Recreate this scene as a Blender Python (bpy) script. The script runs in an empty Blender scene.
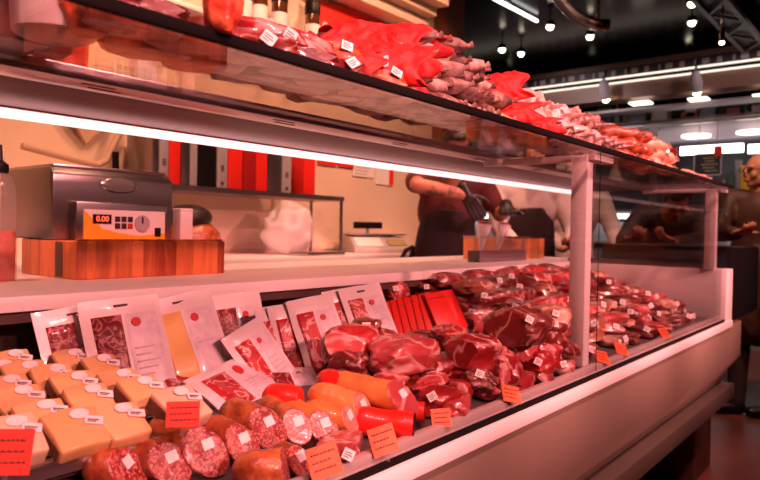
import bpy, bmesh, math, random
from mathutils import Vector, Matrix, noise, Euler
random.seed(7)
C = bpy.context.scene.collection
SC = bpy.context.scene
PI = math.pi
R = math.radians

# ------------------------------------------------------------------ camera
F, CAMH, ROLL, VP = 660.0, 1.2, R(1.05), (913.0, 240.0)
def _basis():
    u0, v0 = (VP[0]-380)/F, (240-VP[1])/F
    c, s = math.cos(ROLL), math.sin(ROLL)
    u, v = u0*c - v0*s, u0*s + v0*c
    p = -math.atan(v); a = math.atan(u*math.cos(p))
    f = Vector((math.cos(p)*math.cos(a), math.cos(p)*math.sin(a), math.sin(p)))
    r = Vector((math.sin(a), -math.cos(a), 0)); up = r.cross(f)
    return f, r*c + up*s, -r*s + up*c
CF, CR, CU = _basis()
CAM = Vector((0, 0, CAMH))
cd = bpy.data.cameras.new('camera'); cam = bpy.data.objects.new('camera', cd); C.objects.link(cam)
cd.sensor_width = 36; cd.sensor_fit = 'HORIZONTAL'; cd.lens = F/760*36; cd.clip_start = .02; cd.clip_end = 200
m3 = Matrix((CR, CU, -CF)).transposed(); cam.matrix_world = Matrix.Translation(CAM) @ m3.to_4x4()
cd.dof.use_dof = True; cd.dof.focus_distance = 1.25; cd.dof.aperture_fstop = 5.6
SC.camera = cam
def ray(x, y): return CF + CR*((x-380)/F) + CU*((240-y)/F)
def atY(x, y, Y): r = ray(x, y); return CAM + r*(Y/r.y)
def atZ(x, y, Z): r = ray(x, y); return CAM + r*((Z-CAMH)/r.z)
def atX(x, y, X): r = ray(x, y); return CAM + r*(X/r.x)
DS, DZ0, DY0 = .12, .85, .62                      # the sloping display deck
def deck(Y): return DZ0 + (Y-DY0)*DS
def D(x, y, h=0):
    r = ray(x, y); t = (DZ0 - DY0*DS + h - CAMH)/(r.z - DS*r.y); return CAM + r*t

# ------------------------------------------------------------------ materials
def newmat(name):
    m = bpy.data.materials.new(name); m.use_nodes = True; nt = m.node_tree; nt.nodes.clear()
    o = nt.nodes.new('ShaderNodeOutputMaterial'); return m, nt, o
def N(nt, t, **k):
    n = nt.nodes.new('ShaderNode'+t)
    for a, b in k.items():
        if a[0] == '_': setattr(n, a[1:], b)
        else: n.inputs[a.replace('_', ' ')].default_value = b
    return n
def c4(c): return (c[0], c[1], c[2], 1)
def pbr(name, col, rough=.5, metal=0, col2=None, scale=20, detail=4, bump=0, bscale=None, coat=0, spec=.5, stretch=None, rnd=0, ramp=(.35,.65), aniso=0, trans=0, sss=0):
    m, nt, o = newmat(name); L = nt.links
    b = N(nt, 'BsdfPrincipled', Roughness=rough, Metallic=metal); L.new(b.outputs[0], o.inputs[0])
    b.inputs['Base Color'].default_value = c4(col); b.inputs['Coat Weight'].default_value = coat; b.inputs['Coat Roughness'].default_value = .12
    b.inputs['Specular IOR Level'].default_value = spec; b.inputs['Transmission Weight'].default_value = trans
    if sss:
        b.inputs['Subsurface Weight'].default_value = sss; b.inputs['Subsurface Radius'].default_value = (.02,.008,.005)
    if col2 or bump or rnd:
        tc = N(nt, 'TexCoord'); mp = N(nt, 'Mapping'); L.new(tc.outputs['Object'], mp.inputs[0])
        if stretch: mp.inputs['Scale'].default_value = stretch
        if rnd:
            oi = N(nt, 'ObjectInfo'); cm = N(nt, 'CombineXYZ')
            mu = N(nt, 'Math', _operation='MULTIPLY'); mu.inputs[1].default_value = 37.0
            L.new(oi.outputs['Random'], mu.inputs[0]); 
            for i in range(3): L.new(mu.outputs[0], cm.inputs[i])
            L.new(cm.outputs[0], mp.inputs['Location'])
    if col2:
        t = N(nt, 'TexNoise', Scale=scale, Detail=detail); L.new(mp.outputs[0], t.inputs[0])
        r = N(nt, 'ValToRGB'); r.color_ramp.elements[0].position = ramp[0]; r.color_ramp.elements[1].position = ramp[1]
        r.color_ramp.elements[0].color = c4(col); r.color_ramp.elements[1].color = c4(col2)
        L.new(t.outputs[0], r.inputs[0]); src = r.outputs[0]
        if rnd:
            hs = N(nt, 'HueSaturation'); mr = N(nt, 'MapRange'); mr.inputs[3].default_value = 1-rnd; mr.inputs[4].default_value = 1+rnd
            L.new(oi.outputs['Random'], mr.inputs[0]); L.new(mr.outputs[0], hs.inputs['Value']); L.new(src, hs.inputs['Color']); src = hs.outputs[0]
        L.new(src, b.inputs['Base Color'])
    if bump:
        t2 = N(nt, 'TexNoise', Scale=bscale or scale*2, Detail=3); L.new(mp.outputs[0], t2.inputs[0])
        bp = N(nt, 'Bump', Strength=bump, Distance=.004); L.new(t2.outputs[0], bp.inputs['Height']); L.new(bp.outputs[0], b.inputs['Normal'])
        if coat: L.new(bp.outputs[0], b.inputs['Coat Normal'])
    return m
def emit(name, col, s):
    m, nt, o = newmat(name); e = N(nt, 'Emission', Strength=s); e.inputs[0].default_value = c4(col); nt.links.new(e.outputs[0], o.inputs[0]); return m
def glassm(name, tint=(1,1,1), rough=.0, ior=1.5, haze=0, ar=1):
    m, nt, o = newmat(name); L = nt.links
    t = N(nt, 'BsdfTransparent'); t.inputs[0].default_value = c4(tint)
    g = N(nt, 'BsdfGlossy', Roughness=rough); mx = N(nt, 'MixShader'); ge = N(nt, 'NewGeometry')
    dt = N(nt, 'VectorMath', _operation='DOT_PRODUCT'); L.new(ge.outputs['Normal'], dt.inputs[0]); L.new(ge.outputs['Incoming'], dt.inputs[1])
    def mth(op, a, b=None):
        n = N(nt, 'Math', _operation=op); L.new(a, n.inputs[0])
        if b is not None: n.inputs[1].default_value = b
        return n.outputs[0]
    ab = mth('ABSOLUTE', dt.outputs['Value']); iv = N(nt, 'Math', _operation='SUBTRACT'); iv.inputs[0].default_value = 1; L.new(ab, iv.inputs[1])
    f0 = ((ior-1)/(ior+1))**2*ar; fr = mth('ADD', mth('MULTIPLY', mth('POWER', iv.outputs[0], 5.0), (1-f0)*ar), f0)
    L.new(fr, mx.inputs[0]); L.new(g.outputs[0], mx.inputs[2])
    if haze:
        d = N(nt, 'BsdfDiffuse'); d.inputs[0].default_value = (.8,.75,.75,1); m2 = N(nt, 'MixShader', Fac=haze)
        L.new(t.outputs[0], m2.inputs[1]); L.new(d.outputs[0], m2.inputs[2]); L.new(m2.outputs[0], mx.inputs[1])
    else: L.new(t.outputs[0], mx.inputs[1])
    L.new(mx.outputs[0], o.inputs[0]); return m
def marble(name, lean, fat, dark, scale=9, fatw=.07, coat=.8, rough=.35, rnd=.2, bump=.35, speck=0):
    """red meat with warped veins of fat under glossy film"""
    m, nt, o = newmat(name); L = nt.links
    b = N(nt, 'BsdfPrincipled', Roughness=rough); L.new(b.outputs[0], o.inputs[0]); b.inputs['Coat Weight'].default_value = coat; b.inputs['Coat Roughness'].default_value = .1
    tc = N(nt, 'TexCoord'); oi = N(nt, 'ObjectInfo'); mp = N(nt, 'Mapping'); L.new(tc.outputs['Object'], mp.inputs[0])
    cm = N(nt, 'CombineXYZ'); mu = N(nt, 'Math', _operation='MULTIPLY'); mu.inputs[1].default_value = 51.0; L.new(oi.outputs['Random'], mu.inputs[0])
    for i in range(3): L.new(mu.outputs[0], cm.inputs[i])
    L.new(cm.outputs[0], mp.inputs['Location'])
    n1 = N(nt, 'TexNoise', Scale=scale, Detail=3, Distortion=1.2); L.new(mp.outputs[0], n1.inputs[0])
    s1 = N(nt, 'Math', _operation='SUBTRACT'); s1.inputs[1].default_value = .5; L.new(n1.outputs[0], s1.inputs[0])
    ab = N(nt, 'Math', _operation='ABSOLUTE'); L.new(s1.outputs[0], ab.inputs[0])
    r = N(nt, 'ValToRGB'); e = r.color_ramp.elements; e[0].position = 0; e[0].color = (1,1,1,1); e[1].position = fatw; e[1].color = (0,0,0,1)
    L.new(ab.outputs[0], r.inputs[0])
    n2 = N(nt, 'TexNoise', Scale=scale*.8, Detail=5); L.new(mp.outputs[0], n2.inputs[0])
    r2 = N(nt, 'ValToRGB'); r2.color_ramp.elements[0].position = .38; r2.color_ramp.elements[1].position = .62
    r2.color_ramp.elements[0].color = c4(dark); r2.color_ramp.elements[1].color = c4(lean); L.new(n2.outputs[0], r2.inputs[0])
    mx = N(nt, 'Mix', _data_type='RGBA'); L.new(r.outputs[0], mx.inputs[0]); L.new(r2.outputs[0], mx.inputs[6]); mx.inputs[7].default_value = c4(fat)
    src = mx.outputs[2]
    if speck:
        v = N(nt, 'TexVoronoi', Scale=speck); L.new(mp.outputs[0], v.inputs[0]); rv = N(nt, 'ValToRGB')
        rv.color_ramp.elements[0].position = .3; rv.color_ramp.elements[0].color = (1,1,1,1); rv.color_ramp.elements[1].position = .42; rv.color_ramp.elements[1].color = (0,0,0,1)
        L.new(v.outputs['Distance'], rv.inputs[0]); mx2 = N(nt, 'Mix', _data_type='RGBA'); L.new(rv.outputs[0], mx2.inputs[0]); L.new(src, mx2.inputs[6]); mx2.inputs[7].default_value = c4(fat); src = mx2.outputs[2]
    hs = N(nt, 'HueSaturation'); mr = N(nt, 'MapRange'); mr.inputs[3].default_value = 1-rnd; mr.inputs[4].default_value = 1+rnd
    L.new(oi.outputs['Random'], mr.inputs[0]); L.new(mr.outputs[0], hs.inputs['Value']); L.new(src, hs.inputs['Color']); L.new(hs.outputs[0], b.inputs['Base Color'])
    t2 = N(nt, 'TexNoise', Scale=38, Detail=3); L.new(mp.outputs[0], t2.inputs[0])
    bp = N(nt, 'Bump', Strength=bump, Distance=.006); L.new(t2.outputs[0], bp.inputs['Height']); L.new(bp.outputs[0], b.inputs['Normal']); L.new(bp.outputs[0], b.inputs['Coat Normal'])
    return m
def woodm(name, a, b_, scale=1):
    m, nt, o = newmat(name); L = nt.links
    b = N(nt, 'BsdfPrincipled', Roughness=.4); L.new(b.outputs[0], o.inputs[0])
    tc = N(nt, 'TexCoord'); mp = N(nt, 'Mapping'); mp.inputs['Scale'].default_value = (18*scale, 18*scale, 2*scale); L.new(tc.outputs['Object'], mp.inputs[0])
    n = N(nt, 'TexNoise', Scale=3, Detail=6, Distortion=.6); L.new(mp.outputs[0], n.inputs[0])
    mp2 = N(nt, 'Mapping'); mp2.inputs['Scale'].default_value = (24*scale, 24*scale, .01); L.new(tc.outputs['Object'], mp2.inputs[0])
    v = N(nt, 'TexVoronoi', Scale=1); L.new(mp2.outputs[0], v.inputs[0])
    sp = N(nt, 'SeparateColor'); L.new(v.outputs['Color'], sp.inputs[0])
    ad = N(nt, 'Math', _operation='MULTIPLY_ADD'); ad.inputs[1].default_value = .6; L.new(sp.outputs[0], ad.inputs[0]); L.new(n.outputs[0], ad.inputs[2])
    r = N(nt, 'ValToRGB'); r.color_ramp.elements[0].position = .4; r.color_ramp.elements[1].position = 1.1; r.color_ramp.elements[0].color = c4(a); r.color_ramp.elements[1].color = c4(b_)
    L.new(ad.outputs[0], r.inputs[0]); L.new(r.outputs[0], b.inputs['Base Color']); return m

M = {}
M['sill'] = pbr('sill_alloy', (.55,.46,.44), .35, .2)
M['white_metal'] = pbr('white_enamel', (.88,.80,.79), .35, 0, (.84,.76,.75), 6)
M['steel'] = pbr('brushed_steel', (.55,.5,.5), .28, 1, (.48,.43,.43), 40, stretch=(1,30,30))
M['steel_dark'] = pbr('steel_dark', (.3,.27,.27), .35, 1)
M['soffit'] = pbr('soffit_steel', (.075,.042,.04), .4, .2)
M['black'] = pbr('black_plastic', (.006,.005,.006), .4, spec=.25)
M['black_rubber'] = pbr('black_rubber', (.006,.005,.005), .8, spec=.1)
M['base_panel'] = pbr('base_panel', (.24,.18,.14), .5, 0, (.22,.165,.13), 5)
M['kick'] = pbr('kick_plate', (.085,.07,.055), .45)
M['dark_interior'] = pbr('dark_interior', (.1,.055,.05), .45, .2, (.07,.035,.03), 5)
M['deck'] = pbr('deck_steel', (.16,.13,.13), .4, .5)
M['glass'] = glassm('clear_glass', (.975,.97,.97))
M['glass_top'] = glassm('clear_top_glass', (.975,.96,.96), .01, 1.5, ar=.55)
M['acrylic'] = glassm('acrylic', (.96,.95,.95), .02, 1.45, .06)
M['film'] = glassm('thin_film', (.98,.97,.97), .08, 1.35, .12)
M['led'] = emit('led_strip', (1,.45,.43), 3.0)
M['tube'] = emit('fluorescent_tube', (1,.82,.68), 1.5)
M['tube_hot'] = emit('fluorescent_bright', (1,.97,.95), 4)
M['bulb'] = emit('spot_bulb', (1,.85,.6), 14)
M['disc'] = emit('panel_lamp', (1,.88,.75), 3)
M['wall_cream'] = pbr('cream_wall', (.8,.62,.47), .45, 0, (.75,.57,.43), 3)
M['ceiling'] = pbr('black_ceiling', (.004,.003,.004), .2, spec=.10)
M['floor'] = pbr('red_floor', (.2,.065,.045), .4, 0, (.12,.04,.03), 3, bump=.05, spec=.3)
M['maroon'] = pbr('maroon', (.1,.02,.02), .5)
M['brown_col'] = pbr('brown_column', (.22,.07,.03), .5)
M['wood'] = woodm('butcher_block', (.38,.05,.016), (.95,.27,.085))
M['wood2'] = woodm('butcher_block_orange', (.3,.07,.02), (.75,.26,.08))
M['cheese'] = pbr('cheese', (.76,.47,.22), .5, 0, (.70,.41,.17), 8, bump=.1, rnd=.08, coat=.3)
M['cheese_pale'] = pbr('cheese_pale', (.76,.58,.4), .5, 0, (.72,.53,.34), 8, bump=.1, rnd=.06, coat=.3)
M['rind'] = pbr('rind', (.13,.055,.03), .6, 0, (.22,.1,.05), 30, bump=.3)
M['paper'] = pbr('white_paper', (.86,.8,.79), .5)
M['ink'] = pbr('ink', (.03,.015,.015), .6)
M['ink_red'] = pbr('ink_red', (.5,.02,.02), .6)
M['lilac'] = pbr('printed_lilac', (.6,.5,.56), .35, 0, (.72,.62,.66), 60, coat=.5)
M['pack'] = pbr('pack_film', (.78,.7,.7), .3, 0, (.7,.62,.62), 14, bump=.25, bscale=25, coat=.9)
M['tag'] = pbr('orange_card', (.85,.13,.04), .55)
M['tag_red'] = pbr('red_card', (.75,.04,.02), .55)
M['red'] = pbr('red_card_gloss', (.8,.02,.012), .4, coat=.4)
M['red_paper'] = pbr('red_tissue', (.8,.025,.02), .65, 0, (.62,.015,.015), 12, bump=1, bscale=26)
M['red_dark'] = pbr('red_deep', (.35,.008,.008), .4)
M['raw'] = marble('raw_red', (.4,.022,.024), (.62,.28,.25), (.2,.008,.01), 8, .04)
M['pink'] = marble('pink_ham', (.58,.10,.10), (.75,.42,.38), (.4,.04,.042), 8, .045)
M['cured'] = marble('cured_dark', (.19,.02,.016), (.45,.2,.16), (.1,.008,.008), 8, .03)
M['tan'] = marble('tan_rind', (.42,.15,.08), (.72,.5,.4), (.26,.07,.04), 8, .06)
M['slice'] = marble('sliced_red', (.55,.04,.04), (.85,.5,.48), (.4,.018,.02), 26, .05, rnd=.05)
M['slice_dark'] = marble('sliced_dark', (.2,.012,.015), (.5,.2,.2), (.11,.006,.01), 34, .05, rnd=.05)
M['slice_cheese'] = pbr('sliced_cheese', (.85,.55,.18), .35, 0, (.75,.42,.14), 14, coat=.8)
M['salami_cut'] = marble('salami_cut', (.33,.036,.03), (.52,.2,.17), (.2,.016,.016), 60, .04, coat=.12, rnd=.1, speck=210)
M['smooth_cut'] = marble('smooth_cut', (.6,.2,.15), (.7,.36,.28), (.5,.13,.1), 30, .03, coat=.12, rnd=.06)
M['casing'] = pbr('brown_casing', (.24,.045,.014), .35, 0, (.55,.17,.05), 48, bump=.5, rnd=.15, coat=.5)
M['casing_dark'] = pbr('dark_casing', (.2,.03,.012), .35, 0, (.42,.10,.035), 48, bump=.5, rnd=.15, coat=.5)
M['casing_orange'] = pbr('orange_casing', (.62,.2,.05), .35, 0, (.75,.3,.08), 20, bump=.25, rnd=.1, coat=.6)
M['fuet'] = pbr('white_mould_casing', (.32,.13,.1), .6, 0, (.78,.58,.52), 34, bump=1, bscale=45, rnd=.15)
M['fuet_dark'] = pbr('grey_mould_casing', (.12,.035,.028), .6, 0, (.55,.36,.3), 36, bump=1, bscale=45, rnd=.15, ramp=(.42,.7))
M['net'] = pbr('frosted_net', (.7,.3,.28), .5, 0, (.95,.8,.78), 60, bump=1, bscale=70, rnd=.1)
M['chorizo'] = pbr('chorizo', (.3,.04,.018), .4, 0, (.5,.11,.04), 30, bump=.3, rnd=.25, coat=.5)
M['pale_saus'] = pbr('pale_sausage', (.72,.33,.2), .4, 0, (.8,.45,.3), 20, bump=.2, rnd=.15, coat=.4)
M['skin'] = pbr('skin', (.62,.27,.17), .5, 0, (.56,.23,.14), 14, sss=.1)
M['skin_tattoo'] = pbr('skin_tattooed', (.5,.2,.13), .5, 0, (.16,.07,.06), 16, ramp=(.5,.62))
M['glove'] = pbr('black_glove', (.015,.013,.016), .4, bump=.15, bscale=60)
M['shirt_white'] = pbr('white_cotton', (.72,.62,.6), .8, bump=.3, bscale=12)
M['shirt_maroon'] = pbr('maroon_cotton', (.11,.018,.02), .8, bump=.3, bscale=12)
M['apron'] = pbr('black_apron', (.03,.014,.016), .8, bump=.3, bscale=10)
M['jacket'] = pbr('dark_jacket', (.045,.022,.018), .6, bump=.4, bscale=10)
M['brown_jacket'] = pbr('brown_jacket', (.07,.026,.015), .6, bump=.4, bscale=10)
M['hair'] = pbr('dark_hair', (.015,.01,.01), .5, bump=.6, bscale=50)
M['hair_blond'] = pbr('fair_hair', (.5,.25,.1), .5, bump=.6, bscale=50)
M['yellow'] = pbr('yellow_print', (.85,.45,.03), .4)
M['display'] = pbr('dark_display', (.03,.006,.006), .2)
M['led_digit'] = emit('red_digit', (1,.08,.03), 3)
M['grey'] = pbr('grey_plastic', (.45,.4,.4), .45)
M['lcd'] = pbr('lcd', (.4,.34,.14), .25)
M['dark_glass'] = pbr('dark_bottle_glass', (.1,.03,.012), .1, coat=1)
M['silver'] = pbr('silver_card', (.5,.47,.52), .25, .3)
M['mesh_red'] = pbr('red_net_ham', (.7,.05,.03), .45, 0, (.85,.2,.08), 45, bump=1, bscale=50, coat=.3)
M['frost'] = glassm('frosted_plastic', (.9,.85,.87), .3, 1.4, .55)
M['chalk'] = pbr('blackboard', (.03,.025,.035), .5)
M['stall_grey'] = pbr('stall_grey', (.26,.2,.22), .5); M['beam_grey'] = pbr('beam_grey', (.07,.055,.06), .5)
M['stall_dark'] = pbr('stall_dark', (.02,.012,.014), .5)
M['brownish'] = pbr('brown_fascia', (.16,.075,.055), .5)
M['blue'] = pbr('blue_plastic', (.02,.05,.35), .4)
M['green'] = pbr('green_plastic', (.03,.12,.05), .4); M['lav'] = pbr('lavender_panel', (.5,.41,.46), .5)
M['copper'] = pbr('shiny_duct', (.5,.22,.17), .18, 1, bump=.6, bscale=30)
M['cloth_beige'] = pbr('beige_cloth', (.55,.38,.27), .8, bump=.4, bscale=8)
for k in ('box_a','box_b','box_c','box_d','box_e'):
    M[k] = pbr(k, dict(box_a=(.4,.33,.36), box_b=(.3,.04,.05), box_c=(.3,.24,.1), box_d=(.15,.13,.18), box_e=(.7,.55,.35))[k], .5)

# ------------------------------------------------------------------ mesh helpers
class MB:
    def __init__(s): s.bm = bmesh.new()
    def box(s, x0, x1, y0, y1, z0, z1, bev=0, mat=None):
        g = bmesh.ops.create_cube(s.bm, size=1)['verts']
        for v in g: v.co = Vector((x0+(v.co.x+.5)*(x1-x0), y0+(v.co.y+.5)*(y1-y0), z0+(v.co.z+.5)*(z1-z0)))
        if bev:
            ed = {e for v in g for e in v.link_edges}
            r = bmesh.ops.bevel(s.bm, geom=list(ed), offset=bev, segments=2, affect='EDGES', profile=.5); g = list({v for f in r['faces'] for v in f.verts} | {v for v in g if v.is_valid})
        if mat: bmesh.ops.transform(s.bm, matrix=mat, verts=g)
        return s
    def cyl(s, a, b, r0, r1=None, n=16):
        a, b = Vector(a), Vector(b); r1 = r0 if r1 is None else r1; d = b-a
        q = d.to_track_quat('Z', 'Y').to_matrix().to_4x4()
        bmesh.ops.create_cone(s.bm, cap_ends=True, segments=n, radius1=r0, radius2=max(r1, 1e-5), depth=d.length, matrix=Matrix.Translation((a+b)/2) @ q); return s
    def sph(s, c, r, sub=2, sc=(1,1,1), rot=None):
        mt = Matrix.Translation(c) @ (rot or Matrix()) @ Matrix.Diagonal((*sc, 1))
        bmesh.ops.create_icosphere(s.bm, subdivisions=sub, radius=r, matrix=mt); return s
    def tube(s, pts, rad, n=10, cap=True):
        pts = [Vector(p) for p in pts]; rr = rad if isinstance(rad, (list, tuple)) else [rad]*len(pts); rings = []
        prev = None
        for i, p in enumerate(pts):
            t = (pts[min(i+1, len(pts)-1)] - pts[max(i-1, 0)]).normalized()
            if prev is None: u = t.orthogonal().normalized()
            else: u = (prev - t*prev.dot(t)).normalized()
            prev = u; w = t.cross(u)
            rings.append([s.bm.verts.new(p + (u*math.cos(2*PI*k/n) + w*math.sin(2*PI*k/n))*rr[i]) for k in range(n)])
        for a, b in zip(rings, rings[1:]):
            for k in range(n): s.bm.faces.new((a[k], a[(k+1) % n], b[(k+1) % n], b[k]))
        if cap: s.bm.faces.new(rings[0][::-1]); s.bm.faces.new(rings[-1])
        return s
    def lathe(s, prof, n=24, c=(0,0,0)):
        c = Vector(c); rings = []
        for r, z in prof: rings.append([s.bm.verts.new(c + Vector((r*math.cos(2*PI*k/n), r*math.sin(2*PI*k/n), z))) for k in range(n)])
        for a, b in zip(rings, rings[1:]):
            for k in range(n): s.bm.faces.new((a[k], a[(k+1) % n], b[(k+1) % n], b[k]))
        s.bm.faces.new(rings[0][::-1]); s.bm.faces.new(rings[-1]); return s
    def prism(s, poly, z0, z1, axis='z', bev=0):
        """polygon in (x,y) extruded in z; axis 'y': polygon is (x,z) extruded in y; axis 'x': polygon is (y,z)"""
        def mk(p, h): return {'z': (p[0], p[1], h), 'y': (p[0], h, p[1]), 'x': (h, p[0], p[1])}[axis]
        a = [s.bm.verts.new(mk(p, z0)) for p in poly]; b = [s.bm.verts.new(mk(p, z1)) for p in poly]; n = len(poly)
        fs = [s.bm.faces.new(a[::-1]), s.bm.faces.new(b)]
        for k in range(n): fs.append(s.bm.faces.new((a[k], a[(k+1) % n], b[(k+1) % n], b[k])))
        if bev: bmesh.ops.bevel(s.bm, geom=list({e for f in fs for e in f.edges}), offset=bev, segments=2, affect='EDGES', profile=.5)
        return s
    def xf(s, mt): bmesh.ops.transform(s.bm, matrix=mt, verts=s.bm.verts); return s
    def mesh(s, name, mat, smooth=True):
        bmesh.ops.recalc_face_normals(s.bm, faces=s.bm.faces)
        me = bpy.data.meshes.new(name); s.bm.to_mesh(me); s.bm.free()
        if mat: me.materials.append(M[mat] if isinstance(mat, str) else mat)
        if smooth:
            me.polygons.foreach_set('use_smooth', [True]*len(me.polygons))
            try: me.set_sharp_from_angle(angle=R(38))
            except Exception: pass
        return me
    def build(s, name, mat, parent=None, loc=None, rot=None, label=None):
        o = bpy.data.objects.new(name, s.mesh(name, mat)); C.objects.link(o)
        if parent: o.parent = parent
        if loc is not None: o.location = loc
        if rot is not None: o.rotation_euler = rot
        if label: o['label'] = label
        return o
def tag(o, label, cat, group=None, kind=None):
    o['label'] = label; o['category'] = cat
    if group: o['group'] = group
    if kind: o['kind'] = kind
    return o
def thing(name, label, cat, loc=(0,0,0), rot=(0,0,0), group=None, kind=None):
    o = bpy.data.objects.new(name, None); o.empty_display_size = .05; C.objects.link(o); o.location = loc; o.rotation_euler = rot
    return tag(o, label, cat, group, kind)
def struct(o):
    o['kind'] = 'structure'; return o
def dup(root, loc=None, rot=None, label=None, group=None, scale=None):
    r = root.copy(); C.objects.link(r)
    if loc is not None: r.location = loc
    if rot is not None: r.rotation_euler = rot
    if scale is not None: r.scale = scale
    if label: r['label'] = label
    if group: r['group'] = group
    for ch in list(root.children):
        c = ch.copy(); C.objects.link(c); c.parent = r
        for g in ch.children:
            d = g.copy(); C.objects.link(d); d.parent = c
    return r
ORD = ['first','second','third','fourth','fifth','sixth','seventh','eighth','ninth','tenth','eleventh','twelfth','thirteenth','fourteenth','fifteenth','sixteenth','seventeenth','eighteenth','nineteenth','twentieth']
def text(s, size, mat, parent, name, loc, rot, ext=.0006):
    cu = bpy.data.curves.new(name, 'FONT'); cu.body = s; cu.size = size; cu.extrude = ext; cu.align_x = 'CENTER'; cu.align_y = 'CENTER'
    t = bpy.data.objects.new(name, cu); C.objects.link(t); dg = bpy.context.evaluated_depsgraph_get()
    me = bpy.data.meshes.new_from_object(t.evaluated_get(dg)); bpy.data.objects.remove(t); me.materials.clear(); me.materials.append(M[mat])
    o = bpy.data.objects.new(name, me); C.objects.link(o); o.parent = parent; o.location = loc; o.rotation_euler = rot; return o
def fnoise(v, s, seed): return noise.noise(Vector((v.x*s+seed*7.3, v.y*s+seed*3.1, v.z*s-seed*5.7)))
# ------------------------------------------------------------------ the setting
struct(MB().box(-3,13,-6,3.2,-.1,0).build('floor','floor'))
struct(MB().box(-3,13,-6,9,3.4,3.5).build('ceiling','ceiling'))
struct(MB().box(-3,13,3.2,9,-.1,0).build('floor','floor'))
w = struct(MB().box(-3,4.42,3.05,3.2,0,3.4).build('wall_back','wall_cream'))
struct(MB().box(-3.1,-3,-6,9,0,3.4).build('wall_left','maroon'))
struct(MB().box(-3,13,-6.1,-6,0,3.4).build('wall_front','maroon'))
struct(MB().box(12.9,13,-6,9,0,3.4).build('wall_far','stall_dark'))
struct(MB().box(-3,13,8.9,9,0,3.4).build('wall_side','stall_dark'))
struct(MB().box(4.42,4.72,2.95,3.25,0,3.4).build('trim_1','brown_col'))
struct(MB().box(-3,4.1,2.88,3.05,2.72,2.80,.01).box(-3,4.1,2.80,3.05,2.80,2.86,.01).build('trim_2','wall_cream'))
struct(MB().box(-3,4.1,2.7,3.05,2.86,3.4).build('trim_3','wall_cream'))
struct(MB().box(1.6,4.3,3.035,3.05,1.072,1.10).build('trim_4','wall_cream'))

# ------------------------------------------------------------------ the refrigerated display counter
X0, XE = -.35, 3.17
cnt = thing('display_counter', 'long glass-fronted refrigerated meat counter with a white ledge and brown base', 'display counter', (1.4,.9,0))
def cpart(mb, name, mat, label=None, par=None):
    mb.xf(Matrix.Translation((-1.4,-.9,0))); o = mb.build(name, mat, par or cnt)
    if label: o['label'] = label
    return o
cpart(MB().prism([(.608,.812),(.608,.655),(.69,.54),(.69,.465),(1.36,.465),(1.36,.83),(.66,.83)], X0, 3.42, 'x'), 'base_panel', 'base_panel', 'flat brown lower front panel')
cpart(MB().box(X0,3.42,.628,.70,.458,.522,.004), 'bumper_rail', 'kick', 'greyish bumper rail along the bottom edge')
cpart(MB().box(X0,3.2,1.08,1.34,0,.465), 'plinth', 'black', 'black recessed plinth')
cpart(MB().box(X0,XE,.596,.66,.812,.842,.003), 'front_ledge', 'white_metal', 'white ledge along the front')
cpart(MB().box(X0,3.06,.604,.6105,.842,.854,.002), 'gasket', 'black_rubber', 'black seal under the glass')
cpart(MB().box(X0,3.06,.6205,.640,.842,.867,.004), 'sill_profile', 'sill', 'pale inner sill profile')
cpart(MB().prism([(.65,deck(.65)-.03),(1.36,deck(1.36)-.03),(1.36,deck(1.36)-.002),(.65,deck(.65)-.002)], X0, 3.05, 'x'), 'display_deck', 'deck', 'sloping steel deck')
cpart(MB().box(X0,3.05,1.36,1.38,.83,1.04), 'back_panel', 'dark_interior', 'dark back panel under the worktop')
cpart(MB().box(3.05,XE,.6,1.36,.842,1.062,.004), 'end_cheek', 'white_metal', 'white end cheek')
cpart(MB().box(3.06,3.12,.66,1.3,1.062,1.085,.003), 'end_trim', 'steel_dark', 'dark bar under the end pane')
for x in (1.648, 3.055):
    p = cpart(MB().box(x-.021,x+.021,.645,.687,.86 if x<3 else 1.062,1.40,.003), 'post', 'white_metal', 'pale upright post')
    cpart(MB().box(x-.015,x+.10 if x<3 else x+.05,.625,.66,1.388,1.402,.002).box(x-.014,x+.014,.68,.95,1.386,1.402,.002), 'bracket', 'white_metal', None, p) if False else None
    b = MB().box(x-.015,x+.12,.628,.662,1.388,1.4025,.002).box(x-.012,x+.012,.68,.95,1.386,1.4025,.002).xf(Matrix.Translation((-1.4,-.9,0))).build('bracket','white_metal',p)
cpart(MB().box(X0,1.6257,.611,.619,.857,1.404), 'front_pane', 'glass', 'clear front pane')
cpart(MB().box(1.6263,3.09,.611,.619,.857,1.404), 'front_pane', 'glass', 'clear front pane')
cpart(MB().box(1.6243,1.6277,.6100,.6109,.857,1.404), 'pane_joint', 'black_rubber', 'dark joint between the front panes')
cpart(MB().box(3.088,3.096,.66,1.23,1.085,1.404), 'end_pane', 'glass', 'clear end pane')
cpart(MB().box(X0,XE-.06,.606,.90,1.405,1.413), 'top_pane', 'glass_top', 'clear glass top shelf')
cpart(MB().box(X0,XE-.05,.597,.6065,1.4032,1.4165,.0015), 'top_edge', 'black_rubber', 'black front edge of the top shelf')
rail = cpart(MB().box(X0,XE-.06,.90,.965,1.40,1.42,.003), 'shelf_rail', 'steel', 'slotted steel rail')
sl = MB()
for k in range(9):
    x = .1+k*.36
    MB().prism([(x,.915),(x+.05,.915),(x+.05,.92),(x,.92)],1.3992,1.4002).xf(Matrix.Translation((-1.4,-.9,0))).build('slot','black',rail)
    MB().prism([(x+.02,.935),(x+.07,.935),(x+.07,.94),(x+.02,.94)],1.3992,1.4002).xf(Matrix.Translation((-1.4,-.9,0))).build('slot','black',rail)
cpart(MB().box(X0,XE-.06,.965,1.230,1.404,1.425,.003), 'soffit', 'soffit', 'steel underside of the top shelf')
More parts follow.
